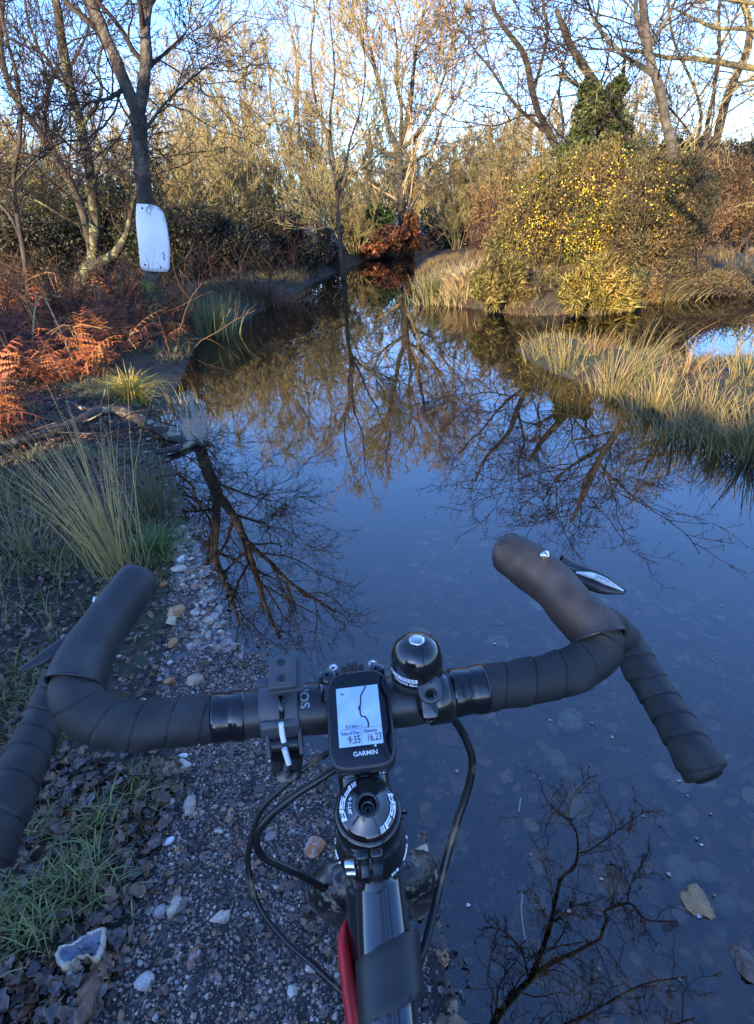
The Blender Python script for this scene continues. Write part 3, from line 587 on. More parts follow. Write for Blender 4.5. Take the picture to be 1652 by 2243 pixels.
mb = MB(); bkp = P(940, 1545, .384); mb.box(frame(bkp, BR, nrm(CAM - bkp)), (.0105, .0170, .010), .0012); mb.tubes(spline([P(905, 1497, .376), P(915, 1530, .378), P(920, 1560, .382), P(935, 1580, .386), P(952, 1575, .385), P(957, 1550, .382)], 30), np.full(30, .0009), 8)
mb.lathe(frame(bpts[48] - BR * .008, (0, 0, 1), BR), [(.0165, 0), (.0182, .001), (.0182, .015), (.0165, .016)], 40); part('bell_clamp', mb, mt_gloss, bell)
# ---- front light bracket with quick lever
mb = MB(); kc = bpts[np.argmin([np.linalg.norm(p - P(614, 1557, .390)) for p in bpts])]; kM = frame(kc, (0, 0, 1), BR)
prof = [(.0168, -.0125), (.0185, -.0125), (.0190, -.0118), (.0190, .0118), (.0185, .0125), (.0168, .0125)]
mb.lathe(kM, prof, 60); 
br_ = part('light_bracket', mb, mt_plast, bike)
mb = MB(); mb.box(frame(P(616, 1548, .3705), BR, nrm(CAM - P(616, 1548, .37))), (.0030, .0145, .0016), 0); part('bracket_slot', mb, mt_gloss, br_)
mb = MB(); rib = P(614, 1586, .372); mb.box(frame(rib, BR, nrm(CAM - rib)), (.0245, .0052, .0060), .001); part('bracket_rib', mb, mt_plast, br_)
plM = frame(P(619, 1473, .372), BR + np.array((0, 0, .02)), nrm(np.array((.02, -.30, 1.))))
mb = MB(); mb.slab(T_(plM, .003, .0, -.0045), rrect(.0205, .0240, .002), .0035, .0006); mb.lathe(T_(plM, 0, -.002, -.0100), [(.0085, 0), (.0095, .001), (.0095, .006)], 32); mb.slab(T_(plM, -.0125, -.0035, -.0035), rrect(.009, .0062, .0026), .002, .0004)
part('bracket_plate', mb, mt_plast, br_)
mb = MB(); mb.slab(T_(plM, 0, 0, 0), rrect(.0175, .0235, .0016), .0042, .0006); mb.slab(T_(plM, .0, 0, .0022), rrect(.0145, .0195, .0022), .0010, .0003); part('bracket_slide', mb, mt_plast, br_)
for yy in (.0058, -.0058):
    mb = MB(); mb.lathe(T_(plM, -.0005, yy, .0028), [(.0026, 0), (.0026, .0005), (.0020, .0005), (.0020, -.0001)], 20)
    for aa in (0, 90): mb.box(T_(plM, -.0005, yy, .0029, R(aa + 20)), (.0030, .0007, .0003))
    part('cross_screw', mb, mt_ink, br_)
mb = MB(); q1 = P(596, 1633, .376); q2 = P(652, 1627, .378); mb.tubes(np.array([q1, q2]), .0040, 20, cap=True)
for dx in (-.0105, .0105): mb.box(frame(kc + BR * dx + (P(620, 1610, .378) - P(614, 1557, .390)) * .9, BR, nrm(CAM - kc)), (.0030, .030, .010), .001)
mb.tubes(np.array([P(607, 1655, .384), P(612, 1690, .392)]), .0048, 14, cap=True); mb.tubes(np.array([P(648, 1650, .384), P(645, 1695, .392)]), .0050, 14, cap=True)
part('bracket_hinge', mb, mt_bar, br_)
mb = MB(); mb.tubes(spline([P(616, 1583, .366), P(618, 1605, .3665), P(622, 1625, .367)], 10), np.full(10, .0017), 14, cap=True); mb.tubes(np.array([P(623, 1640, .368), P(633, 1673, .372)]), .0018, 14, cap=True); part('lever_rod', mb, mt_white, br_)
mb = MB(); mb.lathe(frame(P(630, 1693, .386), BR, nrm(P(620, 1610, .378) - P(630, 1693, .386))), [(.0001, -.003), (.0070, -.0025), (.0085, 0), (.0070, .002), (.0030, .004), (.0022, .010)], 20); part('lever_knob', mb, mt_dirty, br_)
# lettering on the bar
mb = MB(); n0 = P(666, 1518, .3735); Mt = frame(n0, -np.cross(BR, nrm(CAM - n0)), nrm(CAM - n0)); 
v, f = txt('NOS', .0085, bold=.0002); th = v[:, 0] / .0169; zz = v[:, 1]; cb = bpts[np.argmin([np.linalg.norm(p - P(668, 1551, .392)) for p in bpts])]
bz = nrm(CAM - cb); by = nrm(np.cross(BR, bz)); ang = R(30) - th   # letters run round the bar
vv = cb + (BR[None] * zz[:, None]) + .01745 * (np.cos(ang)[:, None] * bz - np.sin(ang)[:, None] * by)
mb.add(vv, None, [(p[0], p[i], p[i + 1]) for p in f for i in range(1, len(p) - 1)]); part('bar_lettering', mb, mt_grey, handlebar)
# ================================================================== BIKE COMPUTER
gc = P(788, 1571, .366); gy_ = nrm(P(779, 1473, .3835) - P(798, 1669, .3490)); gx_ = nrm(P(862, 1565, .3660) - P(715, 1583, .3655)); gz_ = nrm(np.cross(gx_, gy_)); gM = frame(gc, gx_, gz_)
comp = thing('bike_computer', 'small black bike computer on the stem showing a route line, 9:35 and 16.23', 'bike computer', gc)
def gout(w, h, n=10):
    o = []
    for k in range(64):
        a = 2 * math.pi * k / 64; ca, sa = math.cos(a), math.sin(a); e = .42
        o.append((w / 2 * math.copysign(abs(ca) ** e, ca) * (1 + .035 * -sa), h / 2 * math.copysign(abs(sa) ** (e * .95), sa)))
    return o
mb = MB(); mb.slab(T_(gM, 0, 0, -.0088), gout(.0415, .0620), .0165, .0022, bevb=.0022); case = part('case', mb, material('computer_case', base=(.028, .031, .034), rough=.42, bump=.2, bscale=900, bdist=.0004), comp)
mb = MB(); mb.slab(T_(gM, 0, 0.0002, -.0002), gout(.0385, .0588), .0010, .0003); part('cover_glass', mb, mt_glass, comp)
SW, SH = .0272, .0372; sc_ = MB(); sM = T_(gM, -.0003, .0012, .00045); sc_.add(xf(sM, [(-SW / 2, -SH / 2, 0), (SW / 2, -SH / 2, 0), (SW / 2, SH / 2, 0), (-SW / 2, SH / 2, 0)]), [(0, 1, 2, 3)]); scr = part('screen', sc_, mt_screen, comp)
mb = MB(); z_ = .0002
add_txt(mb, T_(sM, -.0040, -.0150, z_), '9:35', .0064, squash=.72, bold=.00006); add_txt(mb, T_(sM, .0083, -.0146, z_), '16.23', .0064, squash=.66, bold=.00006)
add_txt(mb, T_(sM, -.0066, -.0106, z_), 'Time of Day', .0030, squash=.80, bold=.00003); add_txt(mb, T_(sM, .0062, -.0104, z_), 'Distance', .0030, squash=.80, bold=.00003)
add_txt(mb, T_(sM, -.0052, -.0066, z_), '0.3 km', .0029, squash=.95, bold=.00003)
def ribbon(mb, M_, pts, w):
    p = np.array(pts, float); t = nrm(np.gradient(p, axis=0)); n = np.stack([-t[:, 1], t[:, 0]], 1) * w / 2; v = np.concatenate([np.c_[p - n, np.zeros(len(p))], np.c_[p + n, np.zeros(len(p))]]); k = len(p)
    mb.add(xf(M_, v), [(i, i + 1, k + i + 1, k + i) for i in range(k - 1)])
ribbon(mb, T_(sM, z=z_), [(.0058, .0184), (.0040, .0150), (.0020, .0122), (.0018, .0080), (.0008, .0040), (.0010, .0012), (.0014, -.0010), (.0038, -.0014), (.0050, -.0036), (.0056, -.0062), (.0050, -.0084)], .0009)
mb.add(xf(T_(sM, z=z_ * 1.3), [(-.0008, .0030, 0), (.0006, .0062, 0), (.0018, .0034, 0), (.0005, .0040, 0)]), None, [(0, 3, 1), (3, 2, 1)])
ribbon(mb, T_(sM, z=z_), [(-.0120, -.0082), (.0128, -.0082)], .00018); ribbon(mb, T_(sM, z=z_), [(.0005, -.0090), (.0005, -.0180)], .00016); ribbon(mb, T_(sM, z=z_), [(-.0012, -.0070), (.0020, -.0068)], .0002)
ribbon(mb, T_(sM, z=z_), [(-.0112, .0150), (-.0096, .0136), (-.0080, .0150), (-.0112, .0150)], .0002); mb.add(xf(T_(sM, -.0096, .0144, z_), [(-.0006, 0, 0), (0, .0006, 0), (.0006, 0, 0), (0, -.0006, 0)]), [(0, 3, 2, 1)])
part('screen_digits', mb, mt_ink, scr)
mb = MB(); add_txt(mb, T_(gM, .0018, -.0222, .00055), 'GARMIN', .0038, bold=.00004, squash=1.05); mb.add(xf(T_(gM, .0082, -.0188, .00055), [(-.0009, 0, 0), (.0009, 0, 0), (0, .0014, 0)]), None, [(0, 1, 2)]); part('brand_lettering', mb, mt_white, comp)
mb = MB(); kM2 = T_(gM, 0, -.0306, -.0098, 0, R(80))
mb.slab(T_(kM2, -.0085, 0, 0), rrect(.0125, .0056, .0022), .0022, .0006); mb.slab(T_(kM2, .0085, 0, 0), rrect(.0125, .0056, .0022), .0022, .0006); part('buttons', mb, mt_bar, comp)
mb = MB(); zb = .0014; ribbon(mb, T_(kM2, z=zb), [(-.0118 + .0022 * math.cos(t) * 1.3 + .0022, .0012 * math.sin(t)) for t in np.linspace(.6, 6.6, 24)], .0006)
mb.add(xf(T_(kM2, .0105, 0, zb), [(0, -.0013, 0), (.0030, 0, 0), (0, .0013, 0)]), None, [(0, 1, 2)]); mb.add(xf(T_(kM2, .0092, 0, zb), [(-.0004, -.0013, 0), (.0003, -.0013, 0), (.0003, .0013, 0), (-.0004, .0013, 0)]), [(0, 1, 2, 3)]); part('button_marks', mb, mt_white, comp)
mb = MB(); mb.slab(T_(gM, 0, -.002, -.0205), rrect(.030, .036, .008), .012, .001); mb.slab(T_(gM, 0, -.010, -.0260), rrect(.038, .030, .010), .006, .001); part('computer_mount', mb, mt_bar, comp)
# ================================================================== FRAME BAG with strap
sc0 = tA + dd * .055; bagc = P(800, 2150, .40)
bag = thing('frame_bag', 'red and black bag strapped under the left side of the bicycle top tube', 'bag', bagc)
mb = MB(); L_ = [P(760, 2012, .455), P(754, 2040, .45), P(758, 2100, .44), P(768, 2170, .43), P(780, 2243, .42), P(794, 2330, .41)]; c2 = spline(L_, 40); T0 = nrm(np.gradient(c2, axis=0)); rings = []; a = np.arange(20) * 2 * math.pi / 20
for i in range(40):
    w = np.interp(i / 39, [0, .15, .5, 1], [.001, .006, .007, .008]); h = np.interp(i / 39, [0, .2, 1], [.004, .030, .050]); z = nrm(np.cross(side, T0[i])); ofs = nrm(side) * (.012 if True else 0)
    wr_ = 1 + .03 * math.sin(i * .7) + .02 * math.sin(i * 1.9)
    rings.append(c2[i] + side * -.0 + (w * wr_ * np.sign(np.cos(a)) * np.abs(np.cos(a)) ** .7)[:, None] * side + (h * np.sin(a))[:, None] * z - z * h * .4)
mb.add(np.concatenate(rings), [(i * 20 + j, i * 20 + (j + 1) % 20, (i + 1) * 20 + (j + 1) % 20, (i + 1) * 20 + j) for i in range(39) for j in range(20)])
part('bag_panel', mb, mt_red, bag)
s_c = P(870, 2128, .372); i0 = np.argmin([np.linalg.norm(p - s_c) for p in c_]); rings = []; a = np.arange(44) * 2 * math.pi / 44; n_ = 14
cs0 = c_[i0] + np.array((0, 0, -.012)); TT = T0 = dd; zt = np.cross(side, TT)
for k in range(n_):
    u = (k / (n_ - 1) - .5); wv = .0350; edge = 1 - .03 * (abs(u) > .47)
    c0 = cs0 + TT * u * wv
    w = (.0222 + .0002 * math.sin(k * .5)) * edge; h = (.0208 + .0002 * math.sin(k * .6)) * edge
    cx = np.sign(np.cos(a)) * np.abs(np.cos(a)) ** .86; cz = np.sign(np.sin(a)) * np.abs(np.sin(a)) ** .86; cz = np.where(cz < 0, cz * 1.5, cz)
    skew = side * 0; rings.append(c0 + (TT * .0075)[None] * (np.cos(a)[:, None]) + w * cx[:, None] * side + h * cz[:, None] * zt - side * .0018)
mb = MB(); v = np.concatenate(rings); mb.add(v, [(i * 44 + j, i * 44 + (j + 1) % 44, (i + 1) * 44 + (j + 1) % 44, (i + 1) * 44 + j) for i in range(n_ - 1) for j in range(44)])
inner = [(r_ - r_.mean(0)) * .93 + r_.mean(0) for r_ in (rings[0], rings[-1])]
for R_, I_ in ((rings[0], inner[0]), (rings[-1], inner[1])): mb.add(np.concatenate([R_, I_]), [(j, (j + 1) % 44, 44 + (j + 1) % 44, 44 + j) for j in range(44)])
part('strap', mb, mt_velcro, bag)
mb = MB(); fl = rings[-1][6:40]; fz = np.random.default_rng(3); m_ = MB()
for p0 in fl[::1]:
    for _ in range(10): q0 = p0 + fz.normal(0, .0012, 3); mb.tubes(np.array([q0, q0 + fz.normal(0, .0011, 3)]), .00016, 3)
part('strap_fuzz', mb, mt_bar, bag)
# ================================================================== PLANTS
def resample(paths, K):
    out = []
    for p in paths: out.append(spline(p, K))
    return np.array(out)
def perp_to(T, g):
    r = g.normal(size=T.shape); r = r - T * (r * T).sum(-1, keepdims=True); return nrm(r)
def grow(Pp, Rp, n, length, rratio, ang, K, g, wig=.15, up=.0, tmin=.15, tmax=1., taper=.25, droop=0., rmin=.0, lvar=.35, dirbias=None, tipfade=.55):
    """children of every parent path: arrays in, arrays out"""
    N_, Kp, _ = Pp.shape
    if N_ == 0: return Pp, Rp
    t = tmin + (tmax - tmin) * (np.arange(n)[None] + g.random((N_, n))) / n; u = t * (Kp - 1); i = np.clip(u.astype(int), 0, Kp - 2); f = (u - i)[..., None]
    r = np.arange(N_)[:, None]; A = Pp[r, i]; B = Pp[r, i + 1]; st = A * (1 - f) + B * f; T = nrm(B - A)
    rad = Rp[r, i] * (1 - f[..., 0]) + Rp[r, i + 1] * f[..., 0]
    T = T.reshape(-1, 3); st = st.reshape(-1, 3); rad = rad.ravel(); t = t.ravel()
    a = R(1) * (ang + g.normal(0, ang * .25, len(t))); d = T * np.cos(a)[:, None] + perp_to(T, g) * np.sin(a)[:, None]
    if dirbias is not None: d = nrm(d + np.asarray(dirbias))
    plen = np.linalg.norm(np.diff(Pp, axis=1), axis=2).sum(1); base = np.repeat(plen, n)
    ln = (length * base if length < 1 and length > 0 else np.full(len(t), abs(length))) * (1 - tipfade * (t - tmin)) * (1 + g.uniform(-lvar, lvar, len(t)))
    step = ln / (K - 1); pts = [st]; cur = st; dd = nrm(d)
    for k in range(K - 1):
        dd = nrm(dd + g.normal(0, wig, dd.shape) + np.array((0, 0, up - droop * k / K))); cur = cur + dd * step[:, None]; pts.append(cur)
    Pc = np.stack(pts, 1); r0 = np.maximum(rad * rratio, rmin); Rc = r0[:, None] * np.linspace(1, taper, K)[None]
    return Pc, np.maximum(Rc, rmin * .6)
def trim(Pc, Rc, keep): return Pc[keep], Rc[keep]
def bare_tree(g, stems, radii, levels, Ktrunk=18, sides=(10, 6, 4, 3, 3), keepabove=None):
    """stems: list of explicit paths; levels: dicts for grow. returns (trunk MB, crown MB)"""
    Ps = resample(stems, Ktrunk); Rs = np.array([np.interp(np.linspace(0, 1, Ktrunk), np.linspace(0, 1, len(r)), r) for r in radii])
    wob = np.cumsum(g.normal(0, 1, Ps.shape), 1); wob -= wob.mean(1, keepdims=True)
    Ps = Ps + wob * Rs[:, :, None] * .10 * np.sin(np.linspace(0, math.pi, Ktrunk))[None, :, None]
    tr = MB(); tr.tubes(Ps, Rs * (1 + .05 * g.normal(size=Rs.shape)), 14); cr_ = MB(); cur = (Ps, Rs)
    for li, lv in enumerate(levels):
        lv = dict(lv); cur = grow(cur[0], cur[1], g=g, **lv)
        (tr if li == 0 and lv.get('rmin', 0) >= .012 else cr_).tubes(cur[0], cur[1], sides[min(li + 1, 4)])
    return tr, cr_, cur
def cards(mb, c, size, g, col, nb=None, asp=.6, colvar=.25, fold=.25):
    """little folded leaves at points c"""
    n = len(c); size = np.broadcast_to(size, (n,)) * g.uniform(.7, 1.3, n); t = nrm(g.normal(size=(n, 3)) + (0 if nb is None else nb)); s = nrm(np.cross(t, g.normal(size=(n, 3)))); u = np.cross(t, s)
    a = size[:, None] / 2; v = np.stack([c - t * a, c + s * a * asp + u * a * fold, c + t * a, c - s * a * asp + u * a * fold], 1).reshape(-1, 3)
    i = np.arange(n) * 4; tr = np.concatenate([np.stack([i, i + 1, i + 2], 1), np.stack([i, i + 2, i + 3], 1)])
    cc_ = np.asarray(col, float); cc_ = np.broadcast_to(cc_, (n, 3)) * g.uniform(1 - colvar, 1 + colvar, (n, 1)); mb.add(v, None, tr, np.repeat(cc_, 4, 0)); return mb
def blades(mb, b, h, lean, w, g, col, K=5, curl=.6, colvar=.25, tipcol=None):
    """b (N,3) feet, h (N,) heights, lean (N,2) horizontal throw as a fraction of height"""
    n = len(b); h = np.broadcast_to(h, (n,)); w = np.broadcast_to(w, (n,)); t = np.linspace(0, 1, K); L_ = np.concatenate([lean, np.zeros((n, 1))], 1); m = np.linalg.norm(lean, axis=1)
    horiz = (t + curl * (t ** 2.2 - t))[None, :, None] * L_[:, None, :] * h[:, None, None]
    z = (t[None] * h[:, None]) * (1 - .28 * np.minimum(m, 1.3)[:, None] * t[None] ** 1.5 - curl * .18 * np.minimum(m, 1.5)[:, None] * t[None] ** 3)
    p = b[:, None, :] + horiz; p[..., 2] += z; a = g.uniform(0, math.pi, n); sd_ = np.stack([np.cos(a), np.sin(a), np.zeros(n)], 1)
    ww = w[:, None] * np.array([.75, 1, .9, .6, .08]) [None, :K] if K == 5 else w[:, None] * np.linspace(1, .1, K)[None]
    v = np.stack([p - sd_[:, None] * ww[..., None] / 2, p + sd_[:, None] * ww[..., None] / 2], 2)
    idx = np.arange(n * K * 2).reshape(n, K, 2); q = np.stack([idx[:, :-1, 0], idx[:, :-1, 1], idx[:, 1:, 1], idx[:, 1:, 0]], -1).reshape(-1, 4)
    cc_ = np.broadcast_to(np.asarray(col, float), (n, 3)) * g.uniform(1 - colvar, 1 + colvar, (n, 1)); cc_ = np.repeat(cc_[:, None], K, 1)
    if tipcol is not None: f = (t ** 1.5)[None, :, None]; cc_ = cc_ * (1 - f) + np.asarray(tipcol) * f
    mb.add(v.reshape(-1, 3), q, None, np.repeat(cc_.reshape(-1, 3), 2, 0)); return mb
def hz(x, y): return height(np.atleast_1d(x), np.atleast_1d(y))
# ------------------------------------------------------------------ left birch with the blank sign
g = np.random.default_rng(5)
Yb = 8.6; bb_ = V(338, 705, Yb)
fork = V(303, 250, Yb)
trunk = [bb_ + (0, 0, -.1), V(336, 640, Yb), V(330, 560, Yb), V(324, 450, Yb), V(312, 340, Yb), fork]
left = [fork, V(282, 205, Yb - .05), V(252, 130, Yb - .1), V(225, 60, Yb - .1), V(200, -10, Yb - .1), MV(506, 1308, Yb - .1), MV(526, 1372, Yb - .1)]
right = [fork, V(312, 200, Yb), V(318, 110, Yb), V(312, 20, Yb + .05), MV(556, 1242, Yb), MV(582, 1325, Yb), MV(612, 1400, Yb)]
right2 = [V(318, 120, Yb), V(322, 60, Yb), V(330, 0, Yb + .1), MV(589, 1229, Yb + .1), MV(640, 1280, Yb + .1), MV(735, 1340, Yb + .1)]
sideA = [V(305, 170, Yb), V(345, 130, Yb + .2), V(380, 100, Yb + .3), V(408, 70, Yb + .5), V(402, 45, Yb + .5)]
sideB = [V(308, 300, Yb), V(355, 235, Yb + .3), V(410, 180, Yb + .6), V(460, 140, Yb + .8), V(490, 112, Yb + .9)]
sideC = [V(276, 190, Yb), V(240, 215, Yb - .3), V(195, 225, Yb - .4), V(165, 250, Yb - .4)]
tr, cr_, _ = bare_tree(g, [trunk, left, right, right2, sideA, sideB, sideC], [(.145, .115, .102, .096, .095, .10), (.076, .068, .06, .055, .045, .035, .022), (.074, .066, .058, .05, .042, .035, .022), (.045, .038, .03, .02), (.025, .02, .01), (.02, .014, .006), (.03, .02, .012)], [], 22)
Ps = resample([left, right, right2, sideA, sideB, sideC], 18); Rs = np.array([np.linspace(a, b, 18) for a, b in ((.10, .03), (.10, .03), (.06, .025), (.035, .012), (.028, .008), (.04, .015))])
def twigs(mb, Ps, Rs, g, lv, mn=.0022):
    cur = (Ps, Rs)
    for k, l in enumerate(lv): cur = grow(cur[0], cur[1], g=g, **l); mb.tubes(cur[0], cur[1], (6, 4, 3, 3, 3)[k])
    return cur
cr_ = MB(); twigs(cr_, Ps, Rs, g, [dict(n=11, length=1.5, rratio=.38, ang=48, K=8, wig=.17, up=.05, rmin=.008, tmin=.15), dict(n=7, length=.70, rratio=.45, ang=42, K=7, wig=.2, up=-.02, rmin=.005), dict(n=6, length=.42, rratio=.55, ang=38, K=6, wig=.22, up=-.04, rmin=.0034), dict(n=3, length=.22, rratio=.7, ang=38, K=4, wig=.22, up=-.05, rmin=.0028)])
birch = thing('birch_tree', 'forked silver-grey birch with the blank white board nailed to its mossy foot', 'tree', bb_)
part('trunk', tr, M['bark_birch'], birch); part('crown', cr_, M['twig_dark'], birch)
ms = MB(); k = spline([bb_ + (0, 0, -.12), V(338, 665, Yb), V(334, 610, Yb)], 14); ms.tubes(k, np.interp(np.linspace(0, 1, 14), [0, .2, 1], [.22, .16, .132]) * (1 + .04 * g.normal(size=14)), 18); part('mossy_foot', ms, M['bark_moss'], birch)
# the board: a curved white sheet
cB = V(335, 520, Yb - .19); sg = thing('blank_sign', 'blank white curved board on the birch trunk, small black zigzag arrow low on its right', 'sign', cB)
outl = [(300, 446), (322, 447), (341, 450), (354, 460), (361, 480), (367, 510), (371, 545), (371, 575), (369, 594), (350, 595), (310, 590), (306, 560), (301, 515), (298, 480)]
o2 = spline(np.array([list(V(x, y, Yb - .19)) for x, y in outl] + [list(V(300, 446, Yb - .19))]), 40)[:-1]; w0 = o2[:, 0].min(); w1 = o2[:, 0].max()
def curl(v, off=0.): v = np.array(v); u = (v[:, 0] - w0) / (w1 - w0) - .5; v[:, 1] = Yb - .175 - .06 * (.25 - u * u) * 4 * .5 + off + .025 * u; return v
fr_o = curl(o2); bk = curl(o2, .006); cf = curl(o2.mean(0)[None]); n = len(o2); mb = MB()
rings = [cf + (fr_o - cf) * s_ for s_ in (0.02, .3, .6, .85, 1.)]; rings = [curl(r_) for r_ in rings] + [bk, curl(cf + (bk - cf) * .02, .006)]
mb.add(np.concatenate(rings), [(i * n + j, i * n + (j + 1) % n, (i + 1) * n + (j + 1) % n, (i + 1) * n + j) for i in range(len(rings) - 1) for j in range(n)])
mt_board = material('white_board', base=(.60, .64, .72), rough=.28, col2=(.46, .48, .52), nscale=2.2, spec=.5, ramp=(.45, .8), rough2=.5)
part('board', mb, mt_board, sg)
mb = MB(); zz = np.array([list(V(x, y, Yb - .2)) for x, y in [(358, 551), (356.5, 556), (360, 558), (358.5, 563), (360.5, 569)]]); zz = curl(zz, -.004); mb.tubes(spline(zz, 12), .0045, 5)
z2 = curl(np.array([list(V(x, y, Yb - .2)) for x, y in [(358.3, 566.5), (360.5, 571), (362.3, 566.5)]]), -.004); mb.add(z2, None, [(0, 1, 2)]); part('zigzag_arrow', mb, mt_ink, sg)
mb = MB(); z2 = curl(np.array([list(V(x, y, Yb - .2)) for x, y in [(357, 474), (358, 486)]]), -.004); mb.tubes(z2, .003, 5); part('ink_mark', mb, mt_ink, sg)
for x, y in ((312, 456), (352, 586), (318, 580)):
    mb = MB(); q0 = curl(np.array([list(V(x, y, Yb - .2))]), -.004)[0]; mb.lathe(frame(q0, (1, 0, 0), (0, -1, .2)), [(.0001, .004), (.012, .003), (.014, 0), (.010, -.004)], 10); part('nail', mb, mt_dirty, sg)
# ------------------------------------------------------------------ lichen covered leaning tree left of it
g = np.random.default_rng(6)
b2 = onground(155, 705); Y2 = b2[1]; fk2 = V(200, 580, Y2)
st_ = [[b2 + (0, 0, -.1), V(162, 660, Y2), V(180, 620, Y2), fk2], [fk2, V(206, 540, Y2), V(207, 480, Y2), V(200, 410, Y2), V(186, 340, Y2), V(170, 260, Y2), V(152, 170, Y2), V(138, 90, Y2), V(124, 0, Y2), V(105, -110, Y2), V(95, -220, Y2)],
       [fk2, V(235, 566, Y2 - .1), V(262, 540, Y2 - .15), V(277, 515, Y2 - .2), V(285, 480, Y2 - .2), V(296, 435, Y2 - .2), V(305, 400, Y2 - .2), V(318, 360, Y2 - .2), V(330, 330, Y2 - .2)],
       [V(170, 255, Y2), V(150, 200, Y2 + .1), V(118, 155, Y2 + .2), V(96, 120, Y2 + .2), V(60, 90, Y2 + .3), V(10, 40, Y2 + .3)],
       [V(175, 280, Y2), V(205, 240, Y2 - .1), V(222, 200, Y2 - .1), V(215, 150, Y2), V(225, 100, Y2), V(240, 40, Y2)], [V(200, 420, Y2), V(230, 340, Y2 - .2), V(262, 300, Y2 - .3), V(285, 250, Y2 - .4)], [V(210, 500, Y2), V(150, 480, Y2 - .3), V(80, 440, Y2 - .3), V(-20, 400, Y2 - .3)]]
rr_ = [(.20, .155, .15, .14), (.115, .11, .105, .10, .095, .09, .08, .07, .05, .03), (.10, .095, .09, .055, .045, .04, .03, .02), (.04, .03, .02), (.04, .03, .018), (.03, .02, .012), (.03, .02, .01)]
rr_ = [tuple(x * .78 for x in r) for r in rr_]; tr, _, _ = bare_tree(g, st_, rr_, [], 24); Ps = resample(st_[1:], 18); Rs = np.array([np.linspace(r[0], r[-1], 18) * .6 for r in rr_[1:]])
cr_ = MB(); twigs(cr_, Ps, Rs, g, [dict(n=10, length=1.5, rratio=.45, ang=52, K=8, wig=.2, up=.04, rmin=.009), dict(n=6, length=.65, rratio=.5, ang=45, K=7, wig=.24, up=.0, rmin=.0055), dict(n=6, length=.42, rratio=.55, ang=42, K=5, wig=.25, up=.0, rmin=.0034), dict(n=3, length=.22, rratio=.6, ang=40, K=4, wig=.2, rmin=.0028)])
t2 = thing('oak_tree', 'crooked lichen-spotted tree leaning and forking low, just left of the birch with the board', 'tree', b2); part('trunk', tr, M['bark_lichen'], t2); part('crown', cr_, M['twig_dark'], t2)
# thinner dark trees at the left edge
def simple_tree(name, label, seed, Y, px, rad, lv, bark='bark_dark', twig='twig_dark', group=None, cat='tree', base=None, rs=1.):
    rad = [tuple(x * rs for x in r) for r in rad]
    g = np.random.default_rng(seed); st_ = [[V(x, y, Y + (dy[0] if dy else 0)) for x, y, *dy in pth] for pth in px]
    b_ = base if base is not None else st_[0][0].copy(); gz = float(hz(b_[0], b_[1])[0]); b_ = np.array([b_[0], b_[1], gz]); st_[0] = [b_ + (0, 0, -.1)] + st_[0][(1 if base is None else 0):]
    tr, _, _ = bare_tree(g, st_, rad, [], 20); Ps = resample(st_, 16); Rs = np.array([np.linspace(r[0], r[-1], 16) * .7 for r in rad]); cr_ = MB(); last = twigs(cr_, Ps, Rs, g, lv)
    t = thing(name, label, cat, b_, group); part('trunk', tr, M[bark], t); part('crown', cr_, M[twig], t); return t, Ps, last
LV = [dict(n=10, length=1.6, rratio=.45, ang=50, K=8, wig=.18, up=.05, rmin=.008, tmin=.3), dict(n=6, length=.65, rratio=.5, ang=45, K=6, wig=.22, up=.02, rmin=.0055), dict(n=5, length=.42, rratio=.6, ang=42, K=5, wig=.24, rmin=.004), dict(n=3, length=.25, rratio=.6, ang=40, K=4, wig=.2, rmin=.003)]
simple_tree('oak_tree', 'dark thin tree bending to the top left corner, behind the lichen-spotted tree', 21, 12.0, [[(215, 640), (195, 520), (170, 430), (128, 355), (95, 300), (66, 262), (30, 215), (8, 150), (2, 80), (10, -60)], [(66, 262), (95, 225), (120, 160), (150, 150), (195, 60), (210, -60)], [(128, 355), (100, 270), (105, 200), (90, 120), (60, 40), (50, -60)]],
            [(.12, .10, .09, .08, .06, .04), (.05, .04, .03, .02), (.05, .035, .02)], LV, rs=.7)
simple_tree('oak_tree', 'slim dark leaning sapling crossing the left edge of the picture', 22, 9.0, [[(70, 690), (52, 560), (30, 400), (45, 300), (40, 180), (15, 90), (-10, -40)], [(45, 520), (20, 470), (-20, 430), (-60, 400)], [(30, 400), (70, 360), (110, 330), (140, 290)]], [(.04, .03, .024, .016), (.02, .015), (.015, .01)], LV)
# ------------------------------------------------------------------ the small tree standing in the water, centre
LC = [dict(n=12, length=1.5, rratio=.5, ang=42, K=8, wig=.16, up=.10, rmin=.014, tmin=.12), dict(n=6, length=.6, rratio=.55, ang=38, K=6, wig=.2, up=.07, rmin=.009), dict(n=6, length=.42, rratio=.6, ang=38, K=5, wig=.22, up=.04, rmin=.0065), dict(n=3, length=.24, rratio=.7, ang=36, K=4, wig=.2, rmin=.0055)]
pc = onground(752, 612)
simple_tree('alder_tree', 'slender pale-barked tree rising straight out of the water in the middle', 31, pc[1], [[(752, 612), (748, 560), (742, 500), (738, 440), (745, 405), (730, 350), (722, 260), (735, 170), (728, 90), (722, 20), (730, -60)], [(738, 440), (735, 400), (722, 350), (716, 300), (690, 220), (680, 120), (690, 30), (680, -40)],
            [(742, 415), (758, 360), (770, 300), (790, 240), (800, 160), (795, 80)], [(748, 420), (765, 385), (800, 365), (840, 330)], [(745, 510), (720, 500), (705, 490), (700, 440)]], [(.085, .065, .056, .05, .034, .026, .018, .010), (.045, .035, .025, .015), (.035, .025, .015), (.03, .015), (.03, .02)], LC, 'bark_dark', 'twig_olive', rs=.8)
